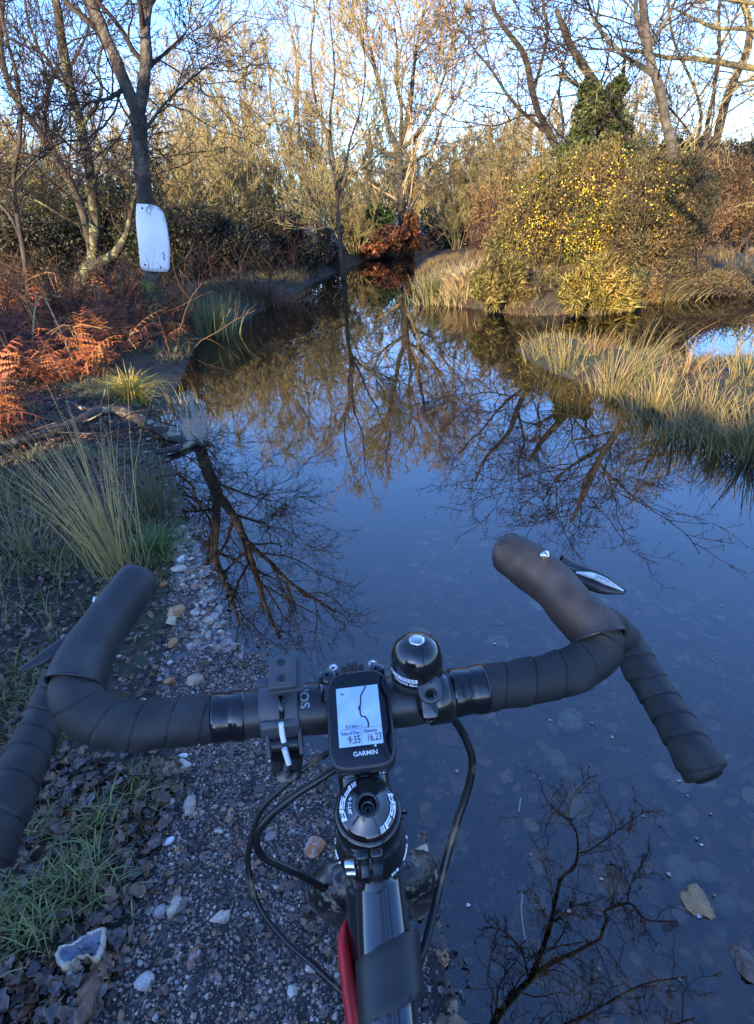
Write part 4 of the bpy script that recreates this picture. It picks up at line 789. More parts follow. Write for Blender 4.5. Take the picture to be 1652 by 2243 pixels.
# oak beyond the water
YO = 23
LO = [dict(n=11, length=3.4, rratio=.42, ang=40, K=9, wig=.15, up=.05, rmin=.024, tmin=.25), dict(n=7, length=.55, rratio=.5, ang=42, K=7, wig=.2, up=.05, rmin=.014), dict(n=7, length=.42, rratio=.55, ang=40, K=6, wig=.22, up=.03, rmin=.0095), dict(n=4, length=.26, rratio=.7, ang=38, K=4, wig=.2, rmin=.009)]
simple_tree('oak_tree', 'big bare oak forking in a wide V beyond the far end of the water', 41, YO, [[(885, 545), (880, 470), (876, 400), (873, 345), (872, 325)], [(872, 328), (885, 290), (898, 230), (905, 160), (915, 90), (930, 20)], [(872, 326), (855, 290), (845, 250), (832, 190), (815, 120), (800, 50)], [(874, 330), (905, 305), (940, 255), (965, 190), (985, 120), (1000, 60)], [(878, 300), (880, 240), (868, 180), (870, 110), (862, 40)],
            [(880, 370), (915, 350), (950, 320), (970, 260), (1010, 200)], [(868, 345), (835, 330), (800, 300), (780, 240)]], [(.38, .30, .27, .30), (.22, .17, .11, .05), (.2, .15, .1, .05), (.17, .12, .08, .04), (.13, .09, .04), (.12, .08, .04), (.11, .07, .03)], LO, 'bark_dark', 'twig_brown', rs=.5)
# ------------------------------------------------------------------ right hand trees
LR = [dict(n=9, length=2.2, rratio=.42, ang=50, K=9, wig=.19, up=.03, rmin=.011, tmin=.2), dict(n=5, length=.6, rratio=.5, ang=46, K=7, wig=.24, up=.0, rmin=.0065), dict(n=5, length=.42, rratio=.55, ang=42, K=6, wig=.25, up=.0, rmin=.0045), dict(n=3, length=.26, rratio=.65, ang=40, K=4, wig=.22, rmin=.0042)]
YA = 14.0
simple_tree('oak_tree', 'crooked bare tree leaning left over the flowering gorse, left of the ivy clump', 51, YA, [[(1262, 600), (1262, 480), (1240, 380), (1208, 300), (1180, 250), (1165, 190), (1150, 120), (1120, 80), (1085, 30), (1060, -60)], [(1205, 298), (1165, 262), (1140, 240), (1110, 205), (1075, 150), (1040, 110), (1010, 60)], [(1168, 200), (1185, 140), (1200, 70), (1190, 0), (1200, -90)], [(1225, 340), (1235, 280), (1225, 200), (1240, 120), (1250, 40)], [(1180, 252), (1140, 255), (1085, 275), (1040, 270)]],
            [(.15, .14, .13, .13, .11, .09, .07, .05), (.07, .055, .04, .02), (.06, .05, .03), (.05, .04, .02), (.035, .02)], LR, rs=.6)
YB = 10.2
simple_tree('birch_tree', 'pale-trunked birch leaning left behind the gorse, right of the ivy clump', 52, YB, [[(1492, 600), (1486, 480), (1480, 400), (1472, 320), (1460, 270), (1452, 230), (1440, 180), (1428, 150), (1418, 110), (1412, 40), (1400, -60), MV(1370, 1200, YB)[[0, 0]].tolist() and (1385, -160)], [(1428, 150), (1415, 100), (1395, 40), (1392, -40), (1360, -120)], [(1434, 165), (1400, 140), (1360, 115), (1330, 85), (1302, 50), (1285, -10)], [(1418, 105), (1450, 60), (1475, 10), (1500, -60)]],
            [(.10, .095, .09, .09, .085, .075, .06, .03), (.06, .045, .03, .015), (.05, .035, .02), (.045, .03, .015)], LR, 'bark_birch', rs=.78)
YC = 16.0
simple_tree('birch_tree', 'many-stemmed bare tree fanning up at the right edge behind the gorse', 53, YC, [[(1560, 600), (1558, 480), (1556, 400), (1568, 300), (1590, 220), (1622, 150), (1646, 95), (1640, 30), (1610, -60), (1600, -180)], [(1552, 400), (1545, 310), (1556, 240), (1566, 190), (1576, 110), (1575, 40), (1580, -60)], [(1550, 380), (1530, 320), (1535, 250), (1520, 190), (1488, 120), (1470, 60), (1462, -40)], [(1548, 360), (1510, 290), (1470, 240), (1450, 220)], [(1568, 120), (1600, 60), (1625, 0), (1640, -80)]],
            [(.14, .135, .13, .125, .12, .10, .07, .04), (.07, .06, .05, .03), (.055, .04, .03), (.04, .02), (.04, .02)], LR, rs=.75)
simple_tree('oak_tree', 'big oak outside the right edge reaching lichen-yellow limbs across the top right', 54, 12.5, [[(1850, 640), (1840, 480), (1830, 300), (1820, 180), (1800, 60), (1790, -100)], [(1820, 190), (1740, 165), (1660, 150), (1600, 142), (1530, 130), (1460, 126), (1400, 112), (1330, 108)], [(1810, 120), (1720, 75), (1640, 65), (1570, 62), (1520, 40), (1480, 20)], [(1800, 60), (1700, 15), (1600, 0), (1520, -20)], [(1825, 260), (1740, 200), (1660, 175), (1600, 185)]],
            [(.3, .26, .22, .15), (.10, .085, .07, .05, .03), (.09, .07, .045, .025), (.07, .05, .03), (.05, .02)], LR, 'bark_olive', 'twig_olive', rs=.7, base=V(1850, 640, 12.5))
# ivy clump
def crown_pts(g, c, rad, n, lumps=14, hollow=.35):
    lc = c + nrm(g.normal(size=(lumps, 3))) * np.asarray(rad) * g.uniform(.35, .8, (lumps, 1)); k = g.integers(0, lumps, n); d = nrm(g.normal(size=(n, 3))); r = g.uniform(hollow, 1, (n, 1)) ** .7
    return lc[k] + d * r * np.asarray(rad) * g.uniform(.28, .46, (lumps, 1))[k], k
g = np.random.default_rng(61); ci = V(1312, 262, 13.0); ivt, Ps, last = simple_tree('ivy_tree', 'tree smothered in dark green ivy standing up behind the gorse', 62, 13.2, [[(1335, 560), (1330, 440), (1320, 330), (1318, 250), (1312, 200), (1280, 150), (1245, 90), (1220, 20)], [(1318, 250), (1345, 220), (1360, 190), (1370, 120)], [(1315, 230), (1290, 200), (1260, 185), (1225, 160)]], [(.13, .12, .11, .08, .04), (.05, .03), (.05, .03)], LR)
mb = MB()
for (px, py, rx, rz, n_) in ((1308, 275, .60, .72, 5000), (1340, 215, .36, .42, 1900), (1270, 330, .5, .45, 2600), (1330, 350, .7, .5, 3500), (1290, 205, .25, .3, 700)):
    p, k = crown_pts(g, V(px, py, 13.0), (rx, rx * .9, rz), n_, 12); cards(mb, p, .075, g, (.065, .085, .028), colvar=.5)
part('ivy', mb, M['leaf'], ivt)
# ------------------------------------------------------------------ background shrubs and trees, copied from a few kinds
def multi_stem(seed, h, n, spread, rad, lv, bark, twig, name):
    g = np.random.default_rng(seed); st_ = []; rr = []
    for k in range(n):
        a = g.uniform(0, 6.28); s_ = g.uniform(.2, 1) * spread; hh = h * g.uniform(.75, 1.0); p = [np.zeros(3) + (math.cos(a) * .15, math.sin(a) * .15, -.1)]
        for t in (.2, .4, .6, .8, 1): p.append(np.array((math.cos(a) * s_ * t ** .8, math.sin(a) * s_ * t ** .8, hh * t)) + g.normal(0, .05 * h * t * .6, 3) * (1, 1, .2))
        st_.append(p); r0 = rad * g.uniform(.6, 1.1); rr.append((r0, r0 * .75, r0 * .5, r0 * .2))
    tr, _, _ = bare_tree(g, st_, rr, [], 12); Ps = resample(st_, 14); Rs = np.array([np.linspace(r[0], r[-1], 14) * .7 for r in rr]); cr_ = MB(); twigs(cr_, Ps, Rs, g, lv)
    return tr.mesh('trunk', M[bark]), cr_.mesh('crown', M[twig])
LB = [dict(n=10, length=.34, rratio=.5, ang=38, K=7, wig=.16, up=.12, rmin=.012, tmin=.12), dict(n=7, length=.5, rratio=.55, ang=36, K=6, wig=.2, up=.08, rmin=.009), dict(n=6, length=.42, rratio=.6, ang=38, K=5, wig=.24, up=.05, rmin=.0085), dict(n=3, length=.3, rratio=.8, ang=38, K=3, wig=.2, rmin=.0075)]
kinds = {'willow': multi_stem(71, 6.5, 13, 2.1, .045, LB, 'bark_olive', 'twig_olive', 'a'), 'brush': multi_stem(72, 4.2, 13, 2.1, .03, LB, 'bark_olive', 'twig_olive', 'b'),
         'poplar': multi_stem(73, 11, 4, 1.6, .085, LB, 'bark_olive', 'twig_brown', 'c'), 'tall': multi_stem(74, 12, 5, 3.2, .09, LB, 'bark_olive', 'twig_brown', 'd')}
def plant(kind, name, label, cat, px, Y, s=1., rz=0, group=None, sz=1.):
    p = V(px, 500, Y); z = float(hz(p[0], p[1])[0]); t = thing(name, label, cat, (p[0], p[1], z), group); t.rotation_euler = (0, 0, rz); t.scale = (s, s, s * sz)
    for nm, me in zip(('trunk', 'crown'), kinds[kind]): o = bpy.data.objects.new(nm, me); col.objects.link(o); o.parent = t
    return t
plant('willow', 'willow_tree', 'rounded olive-green bare willow left of centre beyond the water, sunlit to the top', 'tree', 560, 21, .95, 0)
plant('willow', 'willow_tree', 'smaller olive bare willow between the birch with the board and the rounded willow', 'tree', 462, 22, .8, 2.1)
plant('poplar', 'poplar_tree', 'tall narrow bare tree with rusty twig tips, left of the slender tree in the water', 'tree', 655, 27, .93, 1.)
plant('tall', 'poplar_tree', 'tall bare tree with lavender-brown twigs behind the rounded olive willow', 'tree', 500, 36, .75, .4)
plant('poplar', 'poplar_tree', 'tall bare tree just left behind the slender tree in the water', 'tree', 700, 36, .95, 3.3)
plant('tall', 'poplar_tree', 'wide bare tree between the V-forked oak and the crooked leaning tree', 'tree', 1075, 40, .7, 2.)
plant('tall', 'poplar_tree', 'bare tree far back behind the ivy covered tree', 'tree', 1330, 38, .7, 1.1)
plant('tall', 'poplar_tree', 'bare tree far back at the left edge', 'tree', 60, 27, .75, .9)
plant('poplar', 'poplar_tree', 'bare tree far back seen between the lichen-spotted tree and the birch', 'tree', 250, 30, .7, 2.9)
gB = 'low olive bare bushes along the far side of the water'
pl_ = ['behind the slender tree in the water, right side', 'under the V-forked oak', 'right of the V-forked oak', 'above the near-black ivied thicket', 'left of the crooked leaning tree', 'behind the crooked leaning tree', 'left of the slender tree in the water', 'right half of the rounded willow foot', 'left half of the rounded willow foot', 'right of the birch with the board', 'just left of the bright green bush', 'over the near-black thicket, nearer and small', 'at the left shoulder of the gorse']
for i, (px, Y, s, rz) in enumerate([(810, 26, .85, 0), (890, 30, .85, 1.2), (960, 27, .85, 2.2), (1030, 25, .85, 3.3), (1110, 25, .95, 4.0), (1180, 22, .85, 5.1), (700, 23, 1.0, .7), (620, 19, .8, 2.6), (500, 18, .75, 4.4), (410, 17, .8, 1.9), (775, 20, .6, 2.4), (1000, 17, .55, .4), (1090, 17, .7, 1.4)]):
    plant('brush', 'bare_bush', 'olive-twigged bare bush ' + pl_[i], 'bush', px, Y, s, rz, gB)
gL = 'bare bushes in the wood on the left'
for i, (px, Y, s, rz) in enumerate([(20, 14, .75, 0), (110, 16, .8, 1.7), (200, 15, .7, 3.1), (290, 17, .8, 4.2), (380, 15, .6, 5.0), (-80, 12, .8, 2.2)]):
    plant('brush', 'bare_bush', 'tangled dark bare bush ' + ['at the left edge under the leaning sapling', 'left of the lichen-spotted tree', 'right behind the lichen-spotted tree', 'between the lichen-spotted tree and the birch', 'right behind the board on the birch', 'outside the left edge'][i], 'bush', px, Y, s, rz, gL)
gR = 'bare bushes behind the gorse'
for i, (px, Y, s, rz) in enumerate([(1260, 18, .85, 0), (1400, 19, .9, 1.7), (1520, 19, .6, 3.1), (1640, 19, .6, 4.2), (1740, 18, .7, 1.2)]):
    plant('brush', 'bare_bush', 'bare bush with twig tips over the gorse ' + ['left of the ivy tree', 'right of the ivy tree', 'left of the many-stemmed tree', 'at the right edge', 'beyond the right edge'][i], 'bush', px, Y, s, rz, gR)
# far wood as one mass
g = np.random.default_rng(80); mb = MB(); n = 420; a = g.uniform(-1.15, 1.15, n); d = g.uniform(40, 75, n); x = np.sin(a) * d; y = np.cos(a) * d; h = g.uniform(2.5, 5.5, n) * (d / 50)
Pf = np.stack([np.stack([x + g.normal(0, .3, n) * t, y, h * t], 1) for t in (0, .25, .5, .75, 1)], 1); Rf = np.linspace(.12, .02, 5)[None] * np.ones((n, 1)); mb.tubes(Pf, Rf, 4)
c1_ = grow(Pf, Rf, 12, .4, .5, 42, 5, g, wig=.2, up=.08, rmin=.035); mb.tubes(*c1_, 3); c2_ = grow(*c1_, 5, .45, .6, 42, 4, g, wig=.25, up=.05, rmin=.025); mb.tubes(*c2_, 3)
fw = part('wood', mb, M['twig_olive']); tag(fw, 'distant bare wood closing the view behind the thicket', 'wood', kind='stuff')
# ------------------------------------------------------------------ leafy thickets
def leafy(name, label, cat, seed, blobs, Y, size, cols, n, group=None, stem=True, twigc='twig_dark', flowers=0, flb=None, mat='leaf', spr=0.):
    """blobs: (px, py, halfwidth_px, halfheight_px, dY)"""
    g = np.random.default_rng(seed); mb = MB(); fl = MB(); x0, y0 = blobs[0][0], blobs[0][1]; c0 = V(x0, y0, Y); z0 = float(hz(c0[0], c0[1])[0]); b_ = np.array((c0[0], c0[1], z0)); t = thing(name, label, cat, b_, group); sk_ = MB(); tot = sum(b[2] * b[3] for b in blobs)
    for px, py, hw, hh, dY in blobs:
        c = V(px, py, Y + dY); dist = np.linalg.norm(c - CAM); rx = hw / FPX * dist; rz_ = hh / FPX * dist; m = int(n * hw * hh / tot); lumps = 34 if (spr and spr > .1) else 16
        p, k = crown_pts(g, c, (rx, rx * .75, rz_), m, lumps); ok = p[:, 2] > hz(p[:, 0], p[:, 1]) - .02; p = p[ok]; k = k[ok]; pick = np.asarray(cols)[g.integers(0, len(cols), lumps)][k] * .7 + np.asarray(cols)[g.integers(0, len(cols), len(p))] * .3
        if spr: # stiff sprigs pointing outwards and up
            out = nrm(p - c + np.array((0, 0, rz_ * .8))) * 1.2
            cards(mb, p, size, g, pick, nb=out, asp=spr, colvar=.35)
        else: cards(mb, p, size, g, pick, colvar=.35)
        if stem:
            ns = 26; q0 = np.stack([c[0] + g.normal(0, rx * .35, ns), c[1] + g.normal(0, rx * .3, ns), np.zeros(ns)], 1); q0[:, 2] = hz(q0[:, 0], q0[:, 1]) - .05; e = c + nrm(g.normal(size=(ns, 3))) * (rx * .9, rx * .7, rz_ * .95); Pq = np.stack([q0 * (1 - t_) + e * t_ + g.normal(0, .04, (ns, 3)) * (t_ > 0) for t_ in (0, .3, .6, .8, 1)], 1); Rq = np.linspace(.016, .005, 5)[None] * np.ones((ns, 1)); sk_.tubes(Pq, Rq, 4)
            sk_.tubes(*grow(Pq, Rq, 7, .4, .6, 45, 4, g, wig=.25, rmin=.004), 3)
    if flowers:
        for px, py, hw, hh, m in flb or [(b[0], b[1], b[2], b[3], flowers) for b in blobs]:
            c = V(px, py, Y - .1); dist = np.linalg.norm(c - CAM); rx = hw / FPX * dist; rz_ = hh / FPX * dist; nn_ = m; d = nrm(g.normal(size=(nn_, 3)) * (1, 1, 1) + (0, -1.0, .5)); cl_ = c + d * (rx, rx * .75, rz_) * g.uniform(.55, 1.0, (nn_, 1))
            pp_ = np.repeat(cl_, 3, 0) + g.normal(0, .035, (nn_ * 3, 3)); cards(fl, pp_, .023, g, (1, 1, 1), asp=.95, fold=.6)
    part('foliage', mb, M[mat], t)
    if stem: part('stems', sk_, M[twigc], t)
    if flowers: part('flowers', fl, M['flower'], t)['kind'] = 'stuff'
    return t
GREEN = [(.045, .055, .022), (.06, .06, .025), (.10, .065, .035), (.035, .045, .02)]; RUST = [(.13, .06, .03), (.10, .06, .035), (.16, .08, .035)]
gorse_cols = [(.10, .11, .03), (.14, .12, .04), (.17, .10, .045), (.06, .075, .03), (.19, .14, .045), (.11, .075, .04)]
YG = 9.2
leafy('gorse_bush', 'large gorse bush thick with yellow flowers beside the pale tussock, nearest the middle', 'gorse bush', 101, [(1185, 470, 120, 110, .6), (1150, 560, 90, 90, .2), (1250, 540, 90, 90, .2), (1210, 645, 80, 46, -1.2), (1160, 655, 60, 36, -1.5), (1075, 610, 50, 40, -.4)], YG + .6, .065, gorse_cols, 42000, flowers=120, flb=[(1190, 470, 110, 110, 55), (1255, 560, 70, 70, 36), (1130, 560, 50, 60, 18), (1180, 500, 30, 24, 30), (1240, 540, 24, 30, 30)], spr=.22)
leafy('gorse_bush', 'tall gorse bush with the densest yellow flowers, below the ivy covered tree', 'gorse bush', 102, [(1310, 420, 95, 100, .9), (1330, 500, 110, 110, .4), (1320, 590, 80, 70, .2), (1390, 640, 60, 44, -1.3), (1260, 655, 60, 38, -1.4)], YG + .5, .065, gorse_cols, 42000, flowers=100, flb=[(1300, 480, 100, 120, 55), (1350, 400, 70, 60, 30), (1330, 470, 36, 30, 44), (1270, 420, 24, 20, 20), (1300, 560, 26, 30, 36)], spr=.22)
leafy('gorse_bush', 'brown-tinged gorse bush with few flowers below the pale leaning birch', 'gorse bush', 103, [(1440, 450, 90, 100, .2), (1430, 560, 80, 75, .0), (1490, 400, 70, 60, .3), (1490, 500, 70, 90, 0)], 8.9, .06, [(.14, .10, .045), (.09, .09, .035), (.17, .11, .05), (.08, .07, .035)], 34000, flowers=60, flb=[(1430, 440, 80, 90, 60)], spr=.22)
leafy('gorse_bush', 'dark brown twiggy gorse bush at the right edge in front of the small far pool', 'gorse bush', 104, [(1600, 425, 100, 90, .5), (1660, 450, 60, 60, .0), (1530, 480, 70, 60, .0), (1540, 400, 60, 60, .3)], 15.0, .09, [(.15, .09, .055), (.10, .085, .045), (.18, .11, .06)], 26000, flowers=60, flb=[(1620, 440, 60, 70, 18)], spr=.2)
leafy('holly_bush', 'dark green bush on top of the thicket between the ivy tree and the right edge', 'bush', 105, [(1500, 370, 130, 50, .5), (1620, 360, 80, 46, .6), (1400, 380, 60, 46, .6)], 17.0, .11, [(.03, .045, .018), (.045, .05, .02)], 15000)
leafy('bramble_thicket', 'low brown bramble bank between the back water and the small far pool, right edge', 'thicket', 114, [(1590, 612, 80, 22, .0), (1500, 610, 50, 26, .3), (1420, 625, 50, 30, .0)], 8.6, .05, [(.14, .09, .05), (.10, .09, .04), (.18, .12, .06)], 9000, spr=.25)
# left thicket, shaded
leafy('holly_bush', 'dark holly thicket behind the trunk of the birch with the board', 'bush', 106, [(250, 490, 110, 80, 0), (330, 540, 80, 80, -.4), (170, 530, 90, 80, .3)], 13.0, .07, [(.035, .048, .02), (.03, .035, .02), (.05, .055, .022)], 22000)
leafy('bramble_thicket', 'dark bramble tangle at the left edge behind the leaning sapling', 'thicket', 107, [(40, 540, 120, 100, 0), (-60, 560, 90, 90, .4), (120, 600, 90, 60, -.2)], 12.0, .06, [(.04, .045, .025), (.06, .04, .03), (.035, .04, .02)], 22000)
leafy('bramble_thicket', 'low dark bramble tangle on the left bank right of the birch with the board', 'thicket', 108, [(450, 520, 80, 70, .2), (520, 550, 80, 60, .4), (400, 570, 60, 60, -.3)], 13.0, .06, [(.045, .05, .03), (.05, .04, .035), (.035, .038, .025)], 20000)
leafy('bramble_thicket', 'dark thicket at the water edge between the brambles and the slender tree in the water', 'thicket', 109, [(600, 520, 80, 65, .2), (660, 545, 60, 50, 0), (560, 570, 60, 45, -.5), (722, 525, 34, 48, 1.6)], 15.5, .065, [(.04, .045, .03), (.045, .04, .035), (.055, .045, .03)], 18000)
leafy('laurel_bush', 'bright green leafy bush lit by the sun right behind the slender tree in the water', 'bush', 110, [(795, 510, 42, 42, 0), (775, 540, 30, 32, 0), (830, 490, 40, 36, .6)], 21.5, .12, [(.14, .20, .03), (.09, .13, .03)], 5200)
leafy('bracken_bank', 'bank of sunlit rust-orange dead bracken at the far end of the water', 'bracken', 111, [(860, 528, 55, 28, 0), (900, 515, 26, 45, .2), (800, 552, 45, 16, -.4)], 21.0, .11, [(.30, .11, .04), (.24, .085, .04), (.20, .10, .05), (.12, .06, .035)], 9000)
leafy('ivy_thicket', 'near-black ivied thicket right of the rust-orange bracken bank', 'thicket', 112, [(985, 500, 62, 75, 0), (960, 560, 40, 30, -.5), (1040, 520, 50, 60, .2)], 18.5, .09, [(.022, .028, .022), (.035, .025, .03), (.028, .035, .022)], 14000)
leafy('heather_bush', 'reddish-brown twiggy bush between the dark thicket and the gorse', 'bush', 113, [(1070, 560, 50, 70, 0), (1030, 600, 40, 30, -.6), (1075, 480, 50, 70, .6)], 14.0, .07, [(.12, .06, .04), (.15, .085, .05), (.08, .05, .035)], 12000, spr=.2)
# ------------------------------------------------------------------ tussocks, rushes, grasses
def tuft(name, label, cat, seed, px, py, n, h, spread, w, cols, lean=.7, group=None, tip=None, curl=.7, dirb=(0, 0), at=None, stemrad=.10, colvar=.3):
    lo_ = .45 if 'tussock' in name else 0.
    g = np.random.default_rng(seed); c = at if at is not None else onground(px, py); a = g.uniform(0, 2 * math.pi, n); r = np.abs(g.normal(0, stemrad, n)); b_ = np.stack([c[0] + np.cos(a) * r, c[1] + np.sin(a) * r, np.zeros(n)], 1); b_[:, 2] = np.maximum(hz(b_[:, 0], b_[:, 1]), -.06) - .01
    ll = np.stack([np.cos(a), np.sin(a)], 1) * ((lo_ + (1 - lo_) * g.random((n, 1)) ** .8) * lean * spread) + g.normal(0, .12, (n, 2)) + np.asarray(dirb); hh = h * g.uniform(.45, 1.1, n); mb = MB()
    blades(mb, b_, hh, ll, w, g, np.asarray(cols)[g.integers(0, len(cols), n)], tipcol=tip, curl=curl, colvar=colvar); t = part(name, mb, M['blade'], org=c); tag(t, label, cat, group); return t
STRAW = [(.34, .26, .11), (.26, .20, .085), (.20, .17, .06)]; RUSH = [(.12, .135, .04), (.17, .145, .06), (.22, .165, .075), (.08, .105, .035)]; OLV = [(.18, .17, .04), (.14, .14, .04), (.24, .19, .06)]
def tussock(label, seed, px, py, hw, hh, Y, cols, n=9500):
    t = leafy('grass_tussock', label, 'grass tussock', seed, [(px, py, hw, hh, 0), (px - hw * .6, py + hh * .25, hw * .7, hh * .7, -.1), (px + hw * .7, py + hh * .35, hw * .65, hh * .55, .05), (px + hw * .2, py - hh * .35, hw * .5, hh * .6, .1)], Y, .20, cols, n, stem=False, spr=.03, mat='blade'); return t
tussock('round yellow-green tussock at the foot of the flowering gorse nearest the middle', 201, 1105, 618, 50, 58, 8.3, [(.19, .18, .05), (.14, .14, .045), (.26, .20, .07), (.15, .11, .05)])
tussock('round golden tussock glowing in the sun at the water edge below the tall gorse', 202, 1312, 628, 60, 58, 7.6, [(.28, .23, .06), (.19, .18, .05), (.34, .24, .07), (.20, .13, .05)])
tuft('grass_tussock', 'pale straw tussock left of the gorse', 'grass tussock', 203, 1020, 662, 900, .42, 1.1, .012, [(.42, .33, .18), (.34, .26, .14)], 1.1, stemrad=.24)
tuft('rush_clump', 'dark green rush clump in the water left of the pale straw tussock', 'rushes', 204, 945, 664, 300, .55, .8, .013, [(.08, .10, .035), (.12, .13, .05), (.2, .16, .09)], .6, stemrad=.20)
tuft('grass_tussock', 'brownish tussock hanging over the water right of the golden tussock', 'grass tussock', 205, 1440, 655, 500, .5, 1.2, .011, [(.12, .12, .05), (.16, .12, .06)], 1.1, stemrad=.3)
rl = [(1185, 782, 260, .55, 'short rush clump at the left tip of the rushy spit', -.25), (1232, 815, 230, .60, 'thin rush clump beside the tip clump on the rushy spit', -.1), (1300, 800, 200, .45, 'low rusty grass clump in the middle of the rushy spit', .2), (1340, 868, 620, .62, 'tall dense rush clump left of the one with tallest golden blades', .10),
      (1400, 850, 320, .78, 'rush clump leaning right with the tallest golden blades', .55), (1430, 910, 620, .56, 'bright green and straw rush clump drooping over the water in the middle of the spit', .05), (1480, 960, 520, .50, 'rush clump with a bushy foot where the spit widens', 0.), (1545, 940, 420, .52, 'grey-green rush clump behind the widening of the spit', .1),
      (1575, 985, 520, .48, 'rush clump at the water edge near the right side of the picture', 0.), (1640, 1000, 700, .60, 'large straw coloured rush clump cut by the right edge', -.1), (1620, 880, 420, .55, 'pale rush clump on the far side of the spit at the right edge', .1), (1500, 860, 300, .45, 'rusty mixed grass clump on the far side of the spit', .2)]
for i, (px, py, n_, h_, lb, dx) in enumerate(rl): tuft('rush_clump', lb, 'rushes', 220 + i, px, py, max(80, int(n_ * .28)), h_ * .62, 1.15, .0046, RUSH if i not in (2, 11) else [(.19, .10, .05), (.22, .15, .07)], .62, tip=(.26, .19, .08), dirb=(dx, .05), stemrad=.12, curl=.5, colvar=.45)
tuft('grass_tuft', 'small golden sunlit grass tuft on the left bank above the fallen branch', 'grass tuft', 240, 298, 898, 420, .30, 1.4, .007, [(.42, .34, .06), (.34, .30, .06), (.5, .36, .08)], 1.2, stemrad=.055, curl=1.0)
tuft('rush_clump', 'sparse yellow-green rushes standing in the shallows by the reflected board', 'rushes', 241, 398, 905, 26, .36, .6, .005, [(.15, .15, .04), (.2, .16, .05)], .35, stemrad=.08, dirb=(-.25, .1))
tuft('rush_clump', 'thin rushes in the water right of the sparse yellow-green ones', 'rushes', 242, 432, 890, 16, .30, .6, .005, [(.15, .14, .04)], .35, stemrad=.06)
tuft('rush_clump', 'tall straw-coloured rush fan behind the left brake hood, leaning left', 'rushes', 243, 262, 1260, 140, .80, .9, .0032, [(.40, .26, .09), (.48, .32, .12), (.20, .17, .06)], .42, tip=(.55, .34, .12), dirb=(-.30, .25), stemrad=.06, curl=.35)
tuft('rush_clump', 'dark brown-green rush clump at the water edge right of the straw-coloured fan', 'rushes', 244, 345, 1140, 150, .34, .9, .0035, [(.08, .08, .03), (.12, .10, .045)], .45, stemrad=.06, dirb=(-.05, .1))
tuft('grass_tuft', 'bright green grass tuft on the shore just above the left brake hood tip', 'grass tuft', 245, 335, 1210, 420, .13, 1.3, .0045, [(.10, .16, .045), (.14, .20, .06)], 1.2, stemrad=.07)
tuft('grass_tuft', 'straw and green grass clump left of the left brake hood', 'grass tuft', 246, 60, 1240, 110, .28, 1.2, .0038, [(.16, .17, .06), (.26, .2, .09)], .9, stemrad=.14)
tuft('grass_tuft', 'tangled grass clump at the left edge level with the fallen branch foot', 'grass tuft', 247, 80, 1130, 100, .26, 1.2, .0042, [(.12, .14, .05), (.22, .18, .08)], .9, stemrad=.16)
tuft('rush_clump', 'green rushes on the left bank in front of the birch with the board', 'rushes', 248, 470, 735, 260, .60, .8, .011, [(.10, .12, .045), (.16, .15, .06)], .55, stemrad=.22)
tuft('grass_tussock', 'low brownish-pink grass hummock on the left bank beyond the green rushes', 'grass tussock', 249, 585, 668, 620, .45, 1.3, .012, [(.16, .09, .06), (.13, .08, .05)], 1.0, stemrad=.4)
# ------------------------------------------------------------------ bracken
def frond(mb, g, base, L_, dirn, droop, colr, np_=13, w=.30, r=.004):
    t = np.linspace(0, 1, np_ + 3); d = np.array([dirn[0], dirn[1], 0]); up = dirn[2]
    pts = base + d * (t ** 1.1)[:, None] * L_; pts[:, 2] = base[2] + L_ * (up * t - droop * t ** 2.2); mb.tubes(pts[None], np.linspace(r, r * .3, len(t))[None], 4, c=np.asarray(colr) * 1.25)
    T = nrm(np.gradient(pts, axis=0)); sd_ = nrm(np.cross(T, (0, 0, 1))); v = []; tr = []; 
    for i in range(3, len(t)):
        ln = L_ * w * (1 - (t[i] - .15) * .95) * g.uniform(.45, 1.1)
        for s_ in (-1, 1):
            dd = nrm(sd_[i] * s_ + T[i] * .35 + np.array((0, 0, -.3 + g.normal(0, .34)))); nseg = 5; nn_ = nrm(np.cross(dd, T[i])); 
            for k in range(nseg):                                    # toothed pinna
                a_ = pts[i] + dd * ln * k / nseg + np.array((0, 0, -.10 * ln * (k / nseg) ** 2)); b_ = pts[i] + dd * ln * (k + 1) / nseg + np.array((0, 0, -.10 * ln * ((k + 1) / nseg) ** 2)); ww = ln * .16 * (1 - .8 * k / nseg)
                m = len(v); v += [a_, b_, (a_ * .6 + b_ * .4) + T[i] * ww, (a_ * .6 + b_ * .4) - T[i] * ww]; tr += [(m, m + 1, m + 2), (m, m + 3, m + 1)]
    mb.add(np.array(v), None, tr, np.asarray(colr) * g.uniform(.75, 1.3))
def bracken_mesh(seed, cols, n=9, L_=.55):
    g = np.random.default_rng(seed); mb = MB()
    for k in range(n):
        a = g.uniform(0, 6.28); frond(mb, g, np.array((g.normal(0, .05), g.normal(0, .05), 0)), L_ * g.uniform(.7, 1.2), (math.cos(a) * g.uniform(.4, 1), math.sin(a) * g.uniform(.4, 1), g.uniform(.5, 1.1)), g.uniform(.4, .95), np.asarray(cols)[g.integers(len(cols))])
    for k in range(3):
        a = g.uniform(0, 6.28); p = np.array([(0, 0, 0), (.05 * math.cos(a), .05 * math.sin(a), .3), (.1 * math.cos(a), .1 * math.sin(a), .5), (.35 * math.cos(a + 1), .35 * math.sin(a + 1), .42)]) * L_ * 1.6; mb.tubes(spline(p, 8)[None], .0045 * np.ones((1, 8)), 4, c=(.42, .24, .10))
    return mb.mesh('bracken', M['dead_l'])
M['dead_l'] = material('dead_bracken', vcol=True, base=(1, 1, 1), rough=.6, spec=.2, transl=.3)
